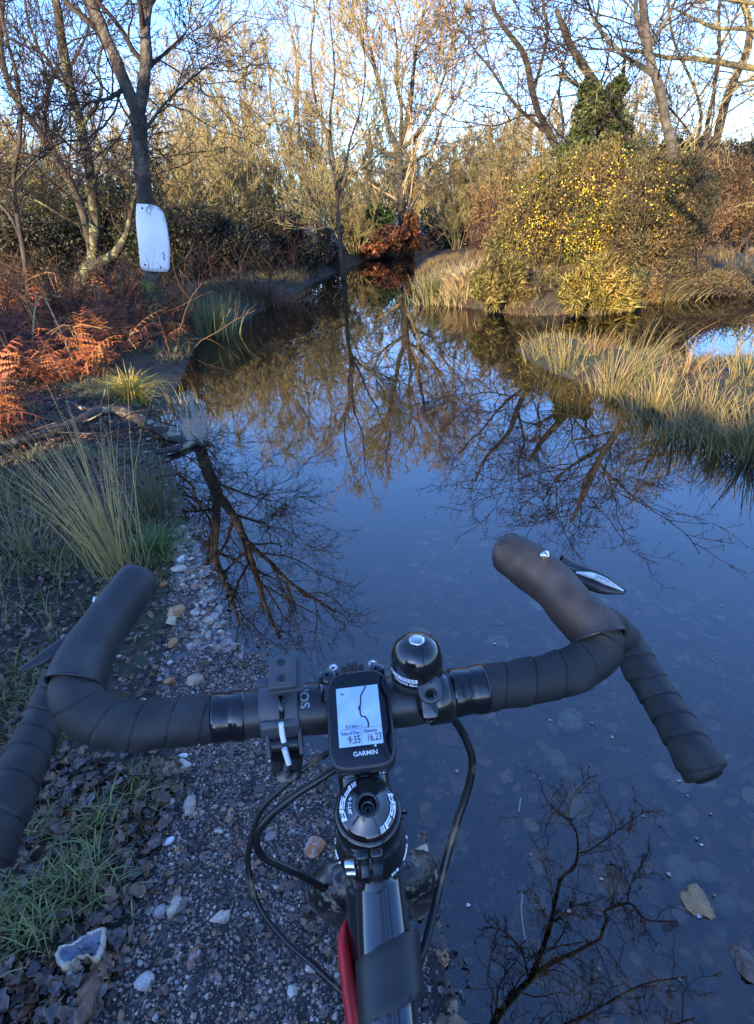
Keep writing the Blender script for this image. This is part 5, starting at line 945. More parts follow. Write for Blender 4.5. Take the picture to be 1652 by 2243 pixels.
ORG = [(.34, .10, .035), (.40, .15, .05), (.25, .08, .035), (.16, .06, .035), (.28, .15, .07)]; DRK = [(.12, .045, .032), (.16, .06, .04), (.09, .035, .028)]
bm = [bracken_mesh(301, ORG), bracken_mesh(302, ORG, 8), bracken_mesh(303, DRK), bracken_mesh(304, ORG, 11, .5)]
g = np.random.default_rng(310)
for px, py, k, s_, lb in [(30, 760, 0, 1.2, 'orange dead bracken plant at the left edge below the leaning sapling'), (110, 800, 1, 1.15, 'orange bracken plant with a folded pale stalk in the middle of the left bank'), (200, 835, 3, .95, 'rusty bracken plant just left of the golden grass tuft'), (60, 870, 1, .9, 'bracken plant over the bare twigs at the left edge'),
                      (352, 765, 0, .8, 'upright orange bracken at the foot of the birch with the board'), (15, 930, 3, .5, 'small bright orange bracken at the left edge above the fallen branch'), (20, 1010, 1, .4, 'smallest orange bracken patch, at the left edge beside the fallen branch'), (160, 745, 2, 1.2, 'dark red bracken under the lichen-spotted tree'), (240, 760, 1, 1.0, 'orange bracken between the two left trunks'), (400, 715, 2, 1.0, 'dark red-brown bracken right of the birch foot')]:
    p = onground(px, py); o = bpy.data.objects.new('bracken', bm[k]); col.objects.link(o); o.location = tuple(float(a) for a in p); o.rotation_euler = (0, 0, g.uniform(0, 6)); o.scale = (s_,) * 3; tag(o, lb, 'bracken', 'dead bracken plants on the left bank')
# bracken cover: the uncountable mass
mb = MB(); cov = [np.array([G(*p)[:2] for p in pl]) for pl in ([(-120, 700), (60, 690), (200, 700), (290, 712), (340, 745), (400, 715), (420, 715), (410, 760), (330, 800), (240, 850), (180, 900), (60, 900), (-120, 960)], [(-60, 960), (40, 960), (70, 1040), (-60, 1060)])]
cnt = 0; dyn = np.random.default_rng(311)
while cnt < 1000:
    px = dyn.uniform(-120, 430); py = dyn.uniform(690, 1050); p = G(px, py)
    if not (inpoly(cov[0], p[:1], p[1:2])[0] or inpoly(cov[1], p[:1], p[1:2])[0]): continue
    p[2] = hz(p[0], p[1])[0]; a = dyn.uniform(0, 6.28); dark = vnoise(p[0], p[1], .8) + dyn.normal(0, .2) < -.05; cl_ = np.array((DRK if dark else ORG)[dyn.integers(3 if dark else 5)]) * dyn.uniform(.6, 1.25)
    frond(mb, dyn, p, dyn.uniform(.25, .75), (math.cos(a) * dyn.uniform(.3, .8), math.sin(a) * dyn.uniform(.3, .8), dyn.uniform(.6, 1.25)), dyn.uniform(.3, .95), cl_, np_=10, r=.003); cnt += 1
bc_ = part('bracken_cover', mb, M['dead_l']); tag(bc_, 'tangled rust-red dead bracken covering the left bank', 'bracken', kind='stuff')
# undergrowth twigs among the left trunks and along banks (uncountable)
g = np.random.default_rng(320); mb = MB(); n = 900; px = g.uniform(-100, 760, n); py = g.uniform(600, 800, n); py = np.where(px > 430, g.uniform(590, 690, n), py); b_ = np.array([G(a, c) for a, c in zip(px, py)]); ok = sdist(b_[:, 0], b_[:, 1]) > .02; b_ = b_[ok]; b_[:, 2] = hz(b_[:, 0], b_[:, 1]); n = len(b_); hh = g.uniform(.3, 1.1, n); e = g.normal(0, .35, (n, 2))
Pq = np.stack([b_ + np.c_[e * t ** 1.3, hh * (t - .25 * t * t)] + g.normal(0, .02, (n, 3)) * (t > 0) for t in (0, .25, .5, .75, 1)], 1); Rq = np.linspace(.008, .003, 5)[None] * np.ones((n, 1)); cc_ = np.array([(.09, .05, .035), (.15, .09, .05), (.05, .035, .03)])[g.integers(0, 3, n)]
mb.tubes(Pq, Rq, 4, c=cc_); k2 = grow(Pq, Rq, 4, .45, .6, 45, 4, g, wig=.25, rmin=.003); mb.tubes(*k2, 3, c=np.repeat(cc_, 4, 0)); ug = part('undergrowth', mb, M['dead_l']); tag(ug, 'bare brown twigs and stalks standing under the left trees', 'undergrowth', kind='stuff')
# ------------------------------------------------------------------ near ground: litter, grass, gravel, stones
def scatter(g, n, box, test=None):
    """points on the ground given by photograph coordinates, uniform over the ground area"""
    cs = np.array([G(x, y)[:2] for x, y in box]); lo = cs.min(0); hi = cs.max(0); out = np.zeros((0, 2))
    while len(out) < n:
        p = g.uniform(lo, hi, (n * 3, 2)); p = p[inpoly(cs, p[:, 0], p[:, 1])]
        if test is not None: p = p[test(p)]
        out = np.concatenate([out, p])
        if len(p) == 0: break
    out = out[:n]; return np.c_[out, hz(out[:, 0], out[:, 1])]
g = np.random.default_rng(400)
bank = [(-250, 3000), (100, 2600), (250, 2150), (330, 1950), (400, 1700), (350, 1500), (370, 1330), (385, 1200), (400, 1110), (390, 1060), (350, 960), (330, 880), (-150, 880)]
def leafmesh(mb, c, size, g, cols, flat=.35, lobes=True):
    n = len(c); nn_ = nrm(g.normal(0, flat, (n, 3)) + (0, 0, 1)); t = nrm(np.cross(nn_, g.normal(size=(n, 3)))); s_ = np.cross(nn_, t); size = np.broadcast_to(size, (n,)) * g.uniform(.6, 1.3, n); cup = g.uniform(-.12, .25, n)
    u = np.array([-.5, -.25, -.32, 0, .05, .28, .5]); w = np.array([.0, .28, .12, .34, .20, .22, 0]) if lobes else np.array([0, .2, .27, .32, .28, .18, 0])
    L_ = []; 
    for sg_ in (-1, 0, 1):
        wv = w[None] * sg_ * g.uniform(.8, 1.2, (n, 7)); L_.append(c[:, None] + size[:, None, None] * (t[:, None] * u[None, :, None] + s_[:, None] * wv[..., None] + nn_[:, None] * (np.abs(wv) * cup[:, None] * 2 + .10 * g.normal(size=(n, 1)) * (u[None] ** 2) * 2)[..., None]))
    v = np.stack(L_, 2); idx = np.arange(n * 21).reshape(n, 7, 3); q = np.concatenate([np.stack([idx[:, :-1, k], idx[:, :-1, k + 1], idx[:, 1:, k + 1], idx[:, 1:, k]], -1).reshape(-1, 4) for k in (0, 1)])
    cc_ = np.asarray(cols)[g.integers(0, len(cols), n)] * g.uniform(.7, 1.3, (n, 1)); mb.add(v.reshape(-1, 3), q, None, np.repeat(cc_, 21, 0))
LEAF = [(.06, .045, .042), (.08, .055, .048), (.045, .036, .038), (.11, .065, .04), (.10, .08, .08), (.17, .10, .05), (.13, .07, .04), (.20, .13, .08)]
p = scatter(g, 8500, bank); p[:, 2] += g.uniform(.002, .016, len(p)); mb = MB(); leafmesh(mb, p, .029, g, LEAF)
nearb = [(-60, 2400), (250, 2400), (300, 2150), (330, 1950), (420, 1700), (0, 1650), (-60, 1700)]
p = scatter(g, 700, nearb); p[:, 2] += g.uniform(.006, .02, len(p)); leafmesh(mb, p, .043, g, LEAF, .3)
p = scatter(g, 420, [(330, 3000), (280, 2050), (430, 1300), (600, 1300), (900, 1800), (950, 2243), (1000, 2600)]); p[:, 2] += .004; leafmesh(mb, p, .026, g, LEAF, .25)
p = scatter(g, 900, [(960, 1800), (1120, 1830), (1260, 2000), (1300, 2243), (1300, 2700), (1000, 2700), (960, 2100)]); p[:, 2] += .004; leafmesh(mb, p, .024, g, LEAF[:6], .5)
p = scatter(g, 420, [(880, 1250), (1652, 1300), (1900, 2243), (1900, 2700), (1000, 2700), (950, 2000), (850, 1600)]); p[:, 2] += .004; leafmesh(mb, p, .034, g, [(.30, .17, .09), (.42, .27, .16), (.20, .11, .06), (.06, .045, .04)], .2)
p = scatter(g, 160, [(430, 1200), (600, 1300), (860, 1600), (900, 1300), (700, 1150)]); p[:, 2] += .004; leafmesh(mb, p, .03, g, [(.30, .17, .09), (.2, .12, .07), (.08, .05, .04)], .2)
lt = part('leaf_litter', mb, M['dead']); tag(lt, 'wet dark fallen leaves matted over the left bank', 'leaf litter', kind='stuff')
def grass(n, box, h, w, cols, lean=1.1, thr=None, seed=0, tuftn=9, sc=.35):
    g = np.random.default_rng(seed); t = (lambda p: fbm(p[:, 0], p[:, 1], sc, 3) > thr) if thr is not None else None
    c = scatter(g, n // tuftn, box, t); c = c[c[:, 2] > -.035]; b_ = np.repeat(c, tuftn, 0) + np.c_[g.normal(0, .018, (len(c) * tuftn, 2)), np.zeros(len(c) * tuftn)]; m = len(b_); a = g.uniform(0, 6.28, m); ll = np.stack([np.cos(a), np.sin(a)], 1) * g.uniform(.2, 1, (m, 1)) * lean; b_[:, 2] -= .003
    return b_, h * g.uniform(.5, 1.2, m), ll, w, g, np.asarray(cols)[g.integers(0, len(cols), m)]
mb = MB(); GR = [(.15, .15, .045), (.11, .12, .035), (.20, .19, .07), (.17, .12, .05)]
nb_ = [(-250, 3000), (150, 2600), (200, 2243), (270, 2100), (330, 1950), (350, 1800), (400, 1650), (330, 1500), (355, 1330), (380, 1200), (380, 1110), (-250, 1110)]
b_, h_, l_, w_, gg, c_r = grass(4600, nb_, .050, .0030, GR, 1.5, .30, 401); blades(mb, b_, h_, l_, w_, gg, c_r, curl=.8)
b_, h_, l_, w_, gg, c_r = grass(800, [(-60, 2300), (200, 2150), (330, 1900), (330, 1700), (-60, 1700)], .075, .0040, [(.19, .21, .07), (.14, .16, .05), (.24, .25, .10)], 1.6, .38, 402, 12, .22); blades(mb, b_, h_, l_, w_, gg, c_r, curl=.8)
mid = [(-150, 1180), (380, 1180), (392, 1060), (350, 970), (340, 880), (250, 860), (-150, 900)]
b_, h_, l_, w_, gg, c_r = grass(6000, mid, .06, .0040, [(.16, .18, .08), (.2, .22, .13), (.16, .13, .07)], 1.3, .16, 403, 8, .4); blades(mb, b_, h_, l_, w_, gg, c_r, curl=.7)
b_, h_, l_, w_, gg, c_r = grass(500, [(-250, 1500), (150, 1500), (330, 1330), (380, 1180), (-250, 1060)], .24, .0026, [(.26, .21, .09), (.16, .17, .06)], 1.1, None, 404, 3, .5); blades(mb, b_, h_, l_, w_, gg, c_r, curl=.6)
bank2 = [(350, 820), (410, 800), (440, 742), (560, 684), (700, 608), (640, 600), (420, 690), (300, 760)]
b_, h_, l_, w_, gg, c_r = grass(10000, bank2, .13, .006, [(.12, .12, .06), (.16, .11, .07), (.1, .12, .05)], 1.0, None, 405, 9, .5); blades(mb, b_, h_, l_, w_, gg, c_r, curl=.6)
spit = [(1130, 765), (1160, 752), (1250, 747), (1350, 770), (1500, 802), (1700, 785), (1700, 1035), (1550, 972), (1450, 930), (1360, 882), (1310, 848), (1220, 820), (1160, 786)]
b_, h_, l_, w_, gg, c_r = grass(2800, spit, .09, .0055, [(.14, .13, .06), (.22, .16, .08), (.1, .11, .05)], 1.2, None, 406, 9, .5); blades(mb, b_, h_, l_, w_, gg, c_r, curl=.7)
gbk = [(908, 600), (925, 656), (960, 678), (1090, 696), (1150, 704), (1300, 706), (1450, 668), (1700, 622), (1700, 560), (1500, 580), (1100, 600)]
b_, h_, l_, w_, gg, c_r = grass(20000, gbk, .17, .007, [(.13, .08, .05), (.13, .12, .05), (.17, .12, .07)], 1.0, None, 407, 9, .5); blades(mb, b_, h_, l_, w_, gg, c_r, curl=.7)
gs = part('grass', mb, M['blade']); tag(gs, 'short wet grass and straw on the banks', 'grass', kind='stuff')
# gravel
def ico(sub=1):
    t = (1 + 5 ** .5) / 2; v = nrm(np.array([(-1, t, 0), (1, t, 0), (-1, -t, 0), (1, -t, 0), (0, -1, t), (0, 1, t), (0, -1, -t), (0, 1, -t), (t, 0, -1), (t, 0, 1), (-t, 0, -1), (-t, 0, 1)], float))
    f = [(0, 11, 5), (0, 5, 1), (0, 1, 7), (0, 7, 10), (0, 10, 11), (1, 5, 9), (5, 11, 4), (11, 10, 2), (10, 7, 6), (7, 1, 8), (3, 9, 4), (3, 4, 2), (3, 2, 6), (3, 6, 8), (3, 8, 9), (4, 9, 5), (2, 4, 11), (6, 2, 10), (8, 6, 7), (9, 8, 1)]
    for _ in range(sub):
        v = list(map(tuple, v)); c = {}; nf = []
        def m(a, b):
            k = (min(a, b), max(a, b))
            if k not in c: p = (np.array(v[a]) + np.array(v[b])); p /= np.linalg.norm(p); c[k] = len(v); v.append(tuple(p))
            return c[k]
        for a, b, d in f: ab, bd, da_ = m(a, b), m(b, d), m(d, a); nf += [(a, ab, da_), (b, bd, ab), (d, da_, bd), (ab, bd, da_)]
        f = nf; v = np.array(v)
    return np.array(v), np.array(f)
v0, f0 = ico(0); v1, f1 = ico(1); v3, f3 = ico(3)
SC = [(.30, .23, .18), (.42, .36, .30), (.16, .12, .11), (.30, .15, .08), (.10, .08, .08), (.20, .15, .14), (.07, .055, .055)]
def stones(mb, c, r, g, cols, vv, ff, flat=.55, jag=.18):
    n = len(c); r = np.broadcast_to(r, (n,)); sc_ = np.stack([g.uniform(.7, 1.3, n), g.uniform(.6, 1.1, n), g.uniform(flat * .7, flat * 1.3, n)], 1) * r[:, None]; a = g.uniform(0, 6.28, n)
    V_ = vv[None] * (1 + g.normal(0, jag, (n, len(vv), 1))) * sc_[:, None]; x = V_[..., 0] * np.cos(a)[:, None] - V_[..., 1] * np.sin(a)[:, None]; y = V_[..., 0] * np.sin(a)[:, None] + V_[..., 1] * np.cos(a)[:, None]
    V_ = np.stack([x, y, V_[..., 2]], -1) + c[:, None]; F = (ff[None] + (np.arange(n) * len(vv))[:, None, None]).reshape(-1, 3)
    cc_ = np.asarray(cols)[g.integers(0, len(cols), n)] * g.uniform(.6, 1.25, (n, 1)); mb.add(V_.reshape(-1, 3), None, F, np.repeat(cc_, len(vv), 0))
gv = [(1010, 3000), (990, 2500), (950, 2243), (935, 2050), (905, 1900), (870, 1750), (820, 1600), (740, 1480), (620, 1330), (520, 1230), (440, 1150), (392, 1150), (380, 1230), (368, 1330), (348, 1500), (400, 1700), (330, 1900), (280, 2050), (200, 2243), (140, 2600)]
mb = MB(); g = np.random.default_rng(410)
p = scatter(g, 42000, gv); stones(mb, p, g.gamma(3, .00062, len(p)) + .0008, g, SC, v0, f0, .6, .12)
p = scatter(g, 450, gv); stones(mb, p, g.gamma(3, .0015, len(p)) + .0025, g, SC, v1, f1, .55, .10)
p = scatter(g, 500, [(440, 1290), (400, 1290), (375, 1200), (400, 1150), (420, 1170), (450, 1230), (520, 1430), (400, 1420)]); stones(mb, p, g.gamma(3, .0021, len(p)) + .003, g, [(.40, .33, .26), (.30, .25, .22), (.22, .2, .2), (.3, .16, .09)], v1, f1, .55, .10)
p = scatter(g, 1100, bank); stones(mb, p, g.gamma(3, .0014, len(p)) + .002, g, SC, v1, f1, .55, .10)
p = scatter(g, 2600, [(700, 1250), (1652, 1250), (1900, 2243), (1900, 2700), (1000, 2700), (950, 2000), (850, 1600)]); stones(mb, p, g.gamma(2.0, .0030, len(p)) + .003, g, [(.16, .09, .055), (.26, .16, .10), (.40, .28, .20), (.08, .05, .045)], v1, f1, .35, .10)
p = scatter(g, 380, [(900, 1100), (1652, 1300), (1900, 2243), (1900, 2700), (1000, 2700), (950, 2000), (850, 1600)]); stones(mb, p, g.gamma(3, .005, len(p)) + .006, g, [(.55, .33, .20), (.68, .50, .36), (.36, .19, .10)], v1, f1, .22, .12)
gr = part('gravel', mb, M['stone'], smooth=False); tag(gr, 'fine wet gravel of pale, tan and rust-red grit', 'gravel', kind='stuff')
# stones one can pick out
def stone(label, px, py, wpx, hpx, colr, seed, rust=None, tilt=0., lift=.3, zfix=None, name='stone', jag=.22, sub=None):
    g = np.random.default_rng(seed); p = onground(px, py); d = np.linalg.norm(p - CAM); dep = np.dot(p - CAM, FV); rx = wpx / FPX * dep / 2; el_ = math.asin(abs((p - CAM)[2]) / d); ry = max(hpx / FPX * dep / 2 / max(math.sin(el_), .35), rx * .4); rz_ = min(rx, ry) * .62
    if sub is not None: rz_ *= .6; zfix = -rz_ * .9 - sub
    v = v3.copy(); n3 = sum(np.abs((v @ g.normal(size=(3, 5)))) @ g.normal(0, .06, (5, 1)) for _ in range(2)); nz = sum(np.sin(v @ g.normal(0, 2.2 * k, (3, 1)) + g.uniform(0, 6)) * jag / (k * 2.2) for k in range(1, 6)); v = v * (1 + nz + n3)
    for _ in range(4): n_ = nrm(g.normal(size=3)); dcut = g.uniform(.55, .85); ex = np.maximum(v @ n_ - dcut, 0); v = v - ex[:, None] * n_ * .9   # broken faces
    v = v * (rx, ry, rz_); ca, sa = math.cos(tilt), math.sin(tilt); v = np.stack([v[:, 0] * ca - v[:, 1] * sa, v[:, 0] * sa + v[:, 1] * ca, v[:, 2]], 1); c = np.broadcast_to(np.asarray(colr, float), (len(v), 3)).copy()
    if rust is not None: m = (np.sin(v3 @ g.normal(0, 1.5, 3) + g.uniform(0, 6)) + np.sin(v3 @ g.normal(0, 2.5, 3)) * .7 + g.normal(0, .35, len(v3)) > .55); c[m] = rust
    c = c * g.uniform(.75, 1.2, (len(v), 1)); v = v * (1 + g.normal(0, .018, (len(v), 1))); mb = MB(); mb.add(v + p + (0, 0, rz_ * lift if zfix is None else zfix - p[2]), None, f3, c); o = part(name, mb, M['stone'], org=p); tag(o, label, 'stone'); return o
TAN = (.42, .33, .26); ORN = (.42, .17, .06); WHT = (.62, .60, .58); GRY = (.26, .26, .29); BRN = (.20, .10, .055)
fo = onground(186, 2085); fz = 0.03; ol = [(122, 2095), (128, 2075), (150, 2068), (168, 2062), (190, 2045), (215, 2034), (228, 2030), (226, 2060), (218, 2085), (205, 2098), (190, 2092), (160, 2100), (148, 2112), (130, 2108)]
ol = spline(np.array([list(G(x, y, fo[2] + fz)) for x, y in ol + ol[:1]]), 61)[:-1]; g = np.random.default_rng(499); ol = ol + g.normal(0, .0008, ol.shape); ce = ol.mean(0); k_ = len(ol)
def ring_(s_, dz, ns=.0006): return ce + (ol - ce) * s_ + (0, 0, dz) + g.normal(0, ns, ol.shape)
rg = [ring_(.55, -.06), ring_(.95, -.045, .001), ring_(1.06, -.022, .0015), ring_(1.06, -.006, .0012), ring_(1.0, .001), ring_(.90, .0), ring_(.84, -.005), ring_(.6, -.010), ring_(.3, -.012), ring_(.02, -.013)]
rc = [(.2, .12, .08), (.34, .22, .13), (.46, .34, .22), (.55, .43, .30), (.50, .42, .33), (.48, .43, .38), (.17, .17, .20), (.15, .17, .23), (.17, .18, .25), (.16, .18, .25)]
mb = MB(); mb.add(np.concatenate(rg), [(a * k_ + b, a * k_ + (b + 1) % k_, (a + 1) * k_ + (b + 1) % k_, (a + 1) * k_ + b) for a in range(len(rg) - 1) for b in range(k_)], None, np.concatenate([np.array([c_] * k_) * g.uniform(.8, 1.2, (k_, 1)) for c_ in rc]))
o = part('stone', mb, M['stone'], org=fo); tag(o, 'large broken flint with a hollow grey glassy face and cream rind, bottom left among leaves', 'stone')
ST = [('small bright white stone right of the large broken flint', 254, 2072, 32, 26, WHT, None, 0), ('white stone tucked under the large broken flint', 172, 2152, 38, 26, WHT, (.5, .4, .4), 0),
      ('long brown stone cut by the bottom edge, below the broken flint', 205, 2205, 75, 90, BRN, (.14, .08, .05), .3), ('flat rust-brown stone just right of the broken flint', 240, 2125, 60, 34, (.22, .10, .04), None, .2), ('cream curved stone on the gravel left of the long brake cable', 488, 2022, 54, 26, (.52, .38, .30), (.3, .14, .08), .15),
      ('pale speckled oblong stone near the bottom, right of the long brown stone', 324, 2168, 42, 30, (.46, .40, .36), None, .6), ('grey and rust shard on the gravel near the bottom', 432, 2108, 24, 42, GRY, (.3, .12, .06), -.3), ('rounded grey-pink stone beside a small cream one, left gravel', 357, 2014, 30, 32, (.30, .26, .26), None, 0), ('small cream stone right of the rounded grey-pink one', 384, 2010, 17, 22, (.5, .4, .28), None, 0),
      ('elongated orange-tan stone above the rounded grey-pink one', 393, 1972, 20, 40, (.30, .16, .09), None, 0), ('pale cream stone alone on dark leaves', 289, 1897, 32, 20, (.55, .46, .33), (.35, .2, .1), .3), ('white oval pebble at the left rim of the gravel', 377, 1862, 23, 16, (.6, .6, .62), None, .6), ('small orange pebble below the white oval pebble', 394, 1880, 14, 16, ORN, None, 0),
      ('rust-brown egg-shaped stone in the leaves beside the left bar end', 170, 1797, 29, 38, BRN, (.30, .14, .06), 0), ('orange crusted stone left of the head tube', 693, 1862, 46, 38, (.40, .28, .22), (.42, .15, .05), 0), ('tan stone on the gravel beneath the taped bar', 424, 1777, 22, 26, TAN, None, 0), ('large pale stone just below the taped bar', 406, 1690, 30, 24, (.55, .48, .40), None, .2),
      ('small white stone above the large pale one below the bar', 406, 1671, 16, 9, WHT, None, 0), ('olive and rust stone under the left bar', 377, 1730, 36, 14, (.34, .26, .12), (.3, .12, .05), .2), ('orange-brown stone behind the left bar, nearest the bracket', 374, 1504, 34, 20, ORN, (.2, .1, .06), 0), ('tan crusted stone right of the orange-brown one behind the bar', 432, 1498, 34, 24, (.36, .26, .17), None, 0),
      ('bright orange stone on the shore beyond the left bar', 386, 1344, 38, 28, ORN, (.5, .3, .16), 0), ('pale tan stone touching the bright orange one', 380, 1366, 18, 22, (.5, .38, .24), None, 0), ('orange pebble by the tip of the left brake hood', 360, 1285, 18, 12, ORN, None, 0), ('deep orange pebble between the bright orange stone and the bar', 382, 1412, 20, 16, ORN, None, 0), ('white pebble highest on the stony shore', 399, 1227, 20, 14, (.6, .55, .5), None, 0),
      ('cream stone on the shore right of the left hood tip', 392, 1250, 34, 12, (.5, .42, .32), None, .1), ('orange stone peeping from under the taped bar', 382, 1640, 26, 12, ORN, None, 0), ('tan pitted stone half way down the gravel', 392, 1998, 26, 34, TAN, (.3, .13, .07), .2)]
for i, (lb, px, py, w, h, c, ru, ti) in enumerate(ST): stone(lb, px, py, w, h, c, 500 + i, ru, ti)
# stones in the water: some break the surface
for i, (lb, px, py, w, h, c, ru, z_) in enumerate([('golden-brown stone standing out of the water, lower right', 1526, 1972, 66, 72, (.32, .18, .08), (.14, .06, .03), .006), ('dark brown stone cut by the right edge at the bottom', 1636, 2118, 60, 74, (.12, .07, .045), (.25, .12, .06), .005), ('pale pitted stone just under water left of the golden-brown one', 1482, 1893, 66, 58, (.34, .29, .25), None, -.022),
      ('small grey stone under water below the pale pitted one', 1494, 2000, 40, 34, (.30, .26, .22), None, -.012), ('ribbed grey stone under water right of the golden-brown one', 1592, 1980, 40, 46, (.24, .22, .22), None, -.014), ('double-humped pale stone under water at the right', 1550, 1900, 50, 50, (.34, .28, .24), None, -.022), ('pale stone under water below the right side of the bar', 1250, 1572, 58, 52, (.38, .34, .30), (.25, .15, .09), -.014),
      ('tan stone under water beneath the right bar end', 1490, 1706, 62, 46, (.34, .26, .21), None, -.022), ('small ochre stone under water beside the right cable', 1109, 1695, 32, 34, (.44, .27, .17), None, -.016), ('flat tan stone under water above the pale pitted one', 1508, 1788, 42, 28, (.32, .22, .17), None, -.02), ('pale stone under water nearest the right bar end', 1455, 1680, 48, 28, (.36, .31, .27), None, -.018), ('faint brown stone deep under water right of the drop bar end', 1620, 1830, 40, 34, (.2, .12, .08), None, -.04)]):
    stone(lb, px, py, w * (.8 if z_ > 0 else 1), h * (.8 if z_ > 0 else 1), c if z_ > 0 else tuple(min(k * 1.7, .75) for k in c), 560 + i, ru, .3 * i, zfix=z_ - .004 if z_ > 0 else None, sub=None if z_ > 0 else -z_ * .3, jag=.5 if z_ > 0 else .3)
# floating flecks on the water, and the fallen branch
g = np.random.default_rng(600); mb = MB(); q_ = np.c_[g.uniform(460, 1600, 90), g.uniform(1000, 2200, 90)]; q_ = q_[(q_[:, 0] > 900) | (q_[:, 1] < 1380)]
pts = np.array([G(a, b) for a, b in q_]); pts = pts[sdist(pts[:, 0], pts[:, 1]) < -.03]; pts[:, 2] = .0025; leafmesh(mb, pts, .010, g, [(.5, .52, .55), (.35, .30, .25), (.25, .16, .1)], .05, False)
fl = part('floating_debris', mb, M['dead']); tag(fl, 'tiny pale leaf scraps floating on the water', 'debris', kind='stuff')
g = np.random.default_rng(610)
bp_ = [onground(-40, 1075) + (0, 0, .03), onground(60, 1035) + (0, 0, .05), onground(150, 1008) + (0, 0, .07), onground(205, 985) + (0, 0, .09), onground(250, 962) + (0, 0, .12), onground(300, 955) + (0, 0, .11), onground(360, 958) + (0, 0, .06), onground(415, 968) + (0, 0, .03), G(450, 975) + (0, 0, .0)]
mb = MB(); cc1 = spline(bp_, 50); mb.tubes(cc1, np.interp(np.linspace(0, 1, 50), [0, .5, .8, 1], [.022, .040, .036, .02]) * (1 + .06 * g.normal(size=50)), 12, cap=True)
br2 = [onground(270, 1012), onground(330, 1000), onground(380, 992) + (0, 0, .03), G(435, 972) + (0, 0, .01)]; mb.tubes(spline(br2, 30), np.linspace(.012, .026, 30), 9)
br3 = [bp_[4], onground(210, 965) + (0, 0, .1), onground(150, 950) + (0, 0, .1), onground(90, 945) + (0, 0, .03)]; mb.tubes(spline(br3, 24), np.linspace(.016, .006, 24), 8)
k = grow(cc1[None], np.full((1, 50), .02), 9, .22, .35, 50, 5, g, wig=.2, rmin=.003); mb.tubes(*k, 4)
o = part('fallen_branch', mb, material('branch_bark', base=(.028, .022, .02), col2=(.20, .19, .13), nscale=14, rough=.8, bump=1, bscale=40, bdist=.008, ramp=(.55, .62)), org=bp_[4]); tag(o, 'dark lichen-flecked fallen branch lying over the left bank with its end in the water', 'branch')
for i, (pts_, r_, lb) in enumerate([([onground(85, 860), onground(118, 800) + (0, 0, .35), onground(140, 790) + (0, 0, .42), onground(188, 872) + (0, 0, .05)], .008, 'long pale folded bracken stalk in front of the orange bracken'), ([G(1145, 1960), G(1142, 2000), G(1150, 2060)], .0014, 'thin pale stalk floating on the water at the bottom right'), ([G(1140, 1750), G(1137, 1780)], .0016, 'single green leaf blade floating on the water near the right cable')]):
    mb = MB(); pp = np.array(pts_); pp[:, 2] += .003; mb.tubes(spline(pp, 20), np.full(20, r_), 6); o = part('stalk', mb, material('stalk_%d' % i, base=[(.45, .25, .09), (.22, .21, .19), (.20, .28, .16)][i], rough=.6), org=pp[0]); tag(o, lb, 'stalk')
# ------------------------------------------------------------------ behind the camera: gnarled overhanging tree (seen mirrored) and unseen evergreens added to shade the shore
g = np.random.default_rng(700); HT_ = 3.4
def mg(px, py, dz=0): return MG(px, py, HT_ + dz)
root = np.array((1.3, -2.2, 0)); j0 = mg(1060, 2290, .0)
st_ = [[root, root + (-.05, .1, 1.2), root + (-.25, .5, 2.4), j0], [j0, mg(1092, 2223), mg(1140, 2170), mg(1175, 2136), mg(1205, 2112), mg(1236, 2097, .1), mg(1280, 2075, .1), mg(1315, 2058, .1)], [mg(1160, 2150), mg(1188, 2080), mg(1206, 2027), mg(1216, 1970), mg(1228, 1922), mg(1258, 1900), mg(1267, 1852), mg(1258, 1809), mg(1210, 1769), mg(1184, 1726)],
       [mg(1258, 1812), mg(1248, 1780), mg(1258, 1740), mg(1290, 1705)], [mg(1266, 1868), mg(1290, 1862), mg(1330, 1835), mg(1380, 1800), mg(1415, 1778), mg(1440, 1790)], [mg(1315, 2058), mg(1330, 2010), mg(1324, 1997), mg(1380, 1979), mg(1415, 2014), mg(1480, 2018)], [mg(1340, 1990), mg(1345, 1940), mg(1330, 1890)], [mg(1375, 1978), mg(1385, 1930), mg(1420, 1870)], [mg(1160, 2150), mg(1140, 2080), mg(1100, 2040), mg(1060, 2030)],
       [mg(1210, 2030), mg(1180, 1980), mg(1150, 1950)], [mg(1215, 2020), mg(1260, 1985), mg(1300, 1975)], [j0, mg(1250, 2240), mg(1400, 2160), mg(1500, 2140)], [j0, mg(1150, 2260), mg(1300, 2300), mg(1520, 2230)], [root + (-.25, .5, 2.4), (.5, -1.2, 3.2), (0, -.7, 3.5), (-.5, -.3, 3.6), (-1.1, .1, 3.7)], [(.5, -1.2, 3.2), (.5, -.5, 3.6), (.35, .1, 3.8), (.3, .7, 3.9)], [(0, -.7, 3.5), (-.3, -1.0, 3.7), (-.8, -1.2, 3.8)]]
rr_ = [(.12, .10, .07, .04), (.035, .03, .026, .022, .012), (.028, .024, .021, .018, .013, .009, .005), (.008, .004), (.010, .007, .004), (.017, .012, .006), (.008, .004), (.008, .004), (.011, .005), (.008, .004), (.008, .004), (.014, .006), (.014, .006), (.05, .035, .025, .01), (.03, .02, .008), (.02, .008)]
rr_ = [rr_[0]] + [tuple(x * .72 for x in r) for r in rr_[1:]]; tr, _, _ = bare_tree(g, st_, rr_, [], 26); Ps = resample(st_[1:], 20); Rs = np.array([np.linspace(r[0], r[-1], 20) * .6 for r in rr_[1:]]); cr_ = MB()
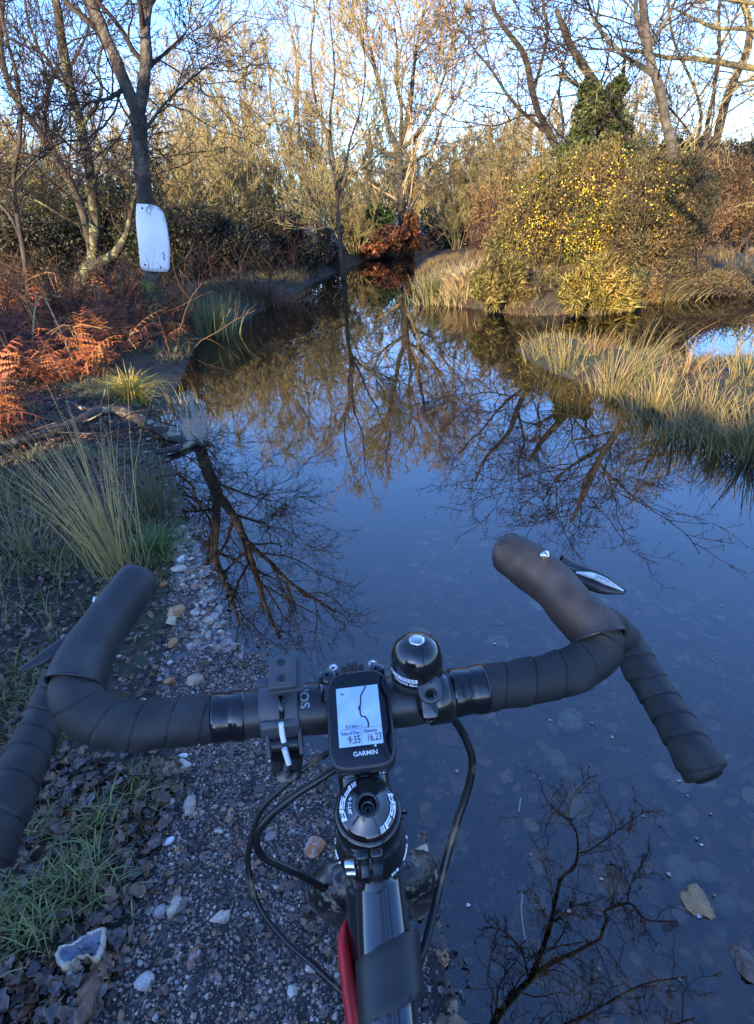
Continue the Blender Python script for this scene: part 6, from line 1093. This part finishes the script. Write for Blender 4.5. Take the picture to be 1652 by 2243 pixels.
twigs(cr_, Ps, Rs, g, [dict(n=16, length=.50, rratio=.5, ang=55, K=7, wig=.3, up=.0, rmin=.0035, tmin=.05), dict(n=10, length=.30, rratio=.6, ang=55, K=5, wig=.35, rmin=.0024), dict(n=6, length=.08, rratio=.7, ang=60, K=3, wig=.3, rmin=.0018)])
t = thing('hawthorn_tree', 'gnarled spiky bare tree overhanging the rider, seen mirrored in the water at the bottom right', 'tree', root); part('trunk', tr, M['bark_dark'], t); part('crown', cr_, M['twig_dark'], t)
SH = nrm(np.array((math.sin(SUN_AZ), math.cos(SUN_AZ), 0))); SX = np.array((-SH[1], SH[0], 0))
mb = MB()
def evergreen(seed, d, s_, h, r, n=2600, base=0.):
    g = np.random.default_rng(seed); c = SH * d + SX * s_; zz = g.random(n) ** .9; rr = r * (1 - .5 * zz ** 2) * g.uniform(.3, 1, n) ** .5; a = g.uniform(0, 6.28, n)
    p = np.stack([c[0] + np.cos(a) * rr, c[1] + np.sin(a) * rr, base + (h - base) * zz], 1); cards(mb, p, .34, g, (.035, .05, .02), asp=.8); mb.tubes(np.array([[c[0], c[1], -.1], [c[0], c[1], h * .5], [c[0], c[1], h * .95]]), np.array([.16, .1, .03]), 8, c=(.03, .025, .02))
for i, (d, s_, h, r) in enumerate([(9, -2.5, 3.4, 1.3), (9.5, -.6, 3.55, 1.3), (9, 1.2, 3.5, 1.3), (11, .4, 3.9, 1.4), (12, -1.6, 4.1, 1.3), (11, 3.2, 3.7, 1.2), (10, -4.6, 2.7, 1.1), (14, -6.6, 4.6, 1.5)]): evergreen(720 + i, d, s_, h, r)  # unseen occluders, heights set to shade the bike and leave the spit lit
tb = np.array(V(320, 480, Yb)); ts = tb + np.array(sun_dir) * 22; evergreen(740, float(np.dot(ts, SH)), float(np.dot(ts, SX)), float(ts[2] + 1.3), 1.4, 2600, base=1.0)  # one more unseen evergreen, added on the sun line to shade the board
o = part('shade_evergreens', mb, M['leaf']); tag(o, 'dark evergreens out of view behind the rider, added to shade the shore and the board', 'wood', kind='stuff')
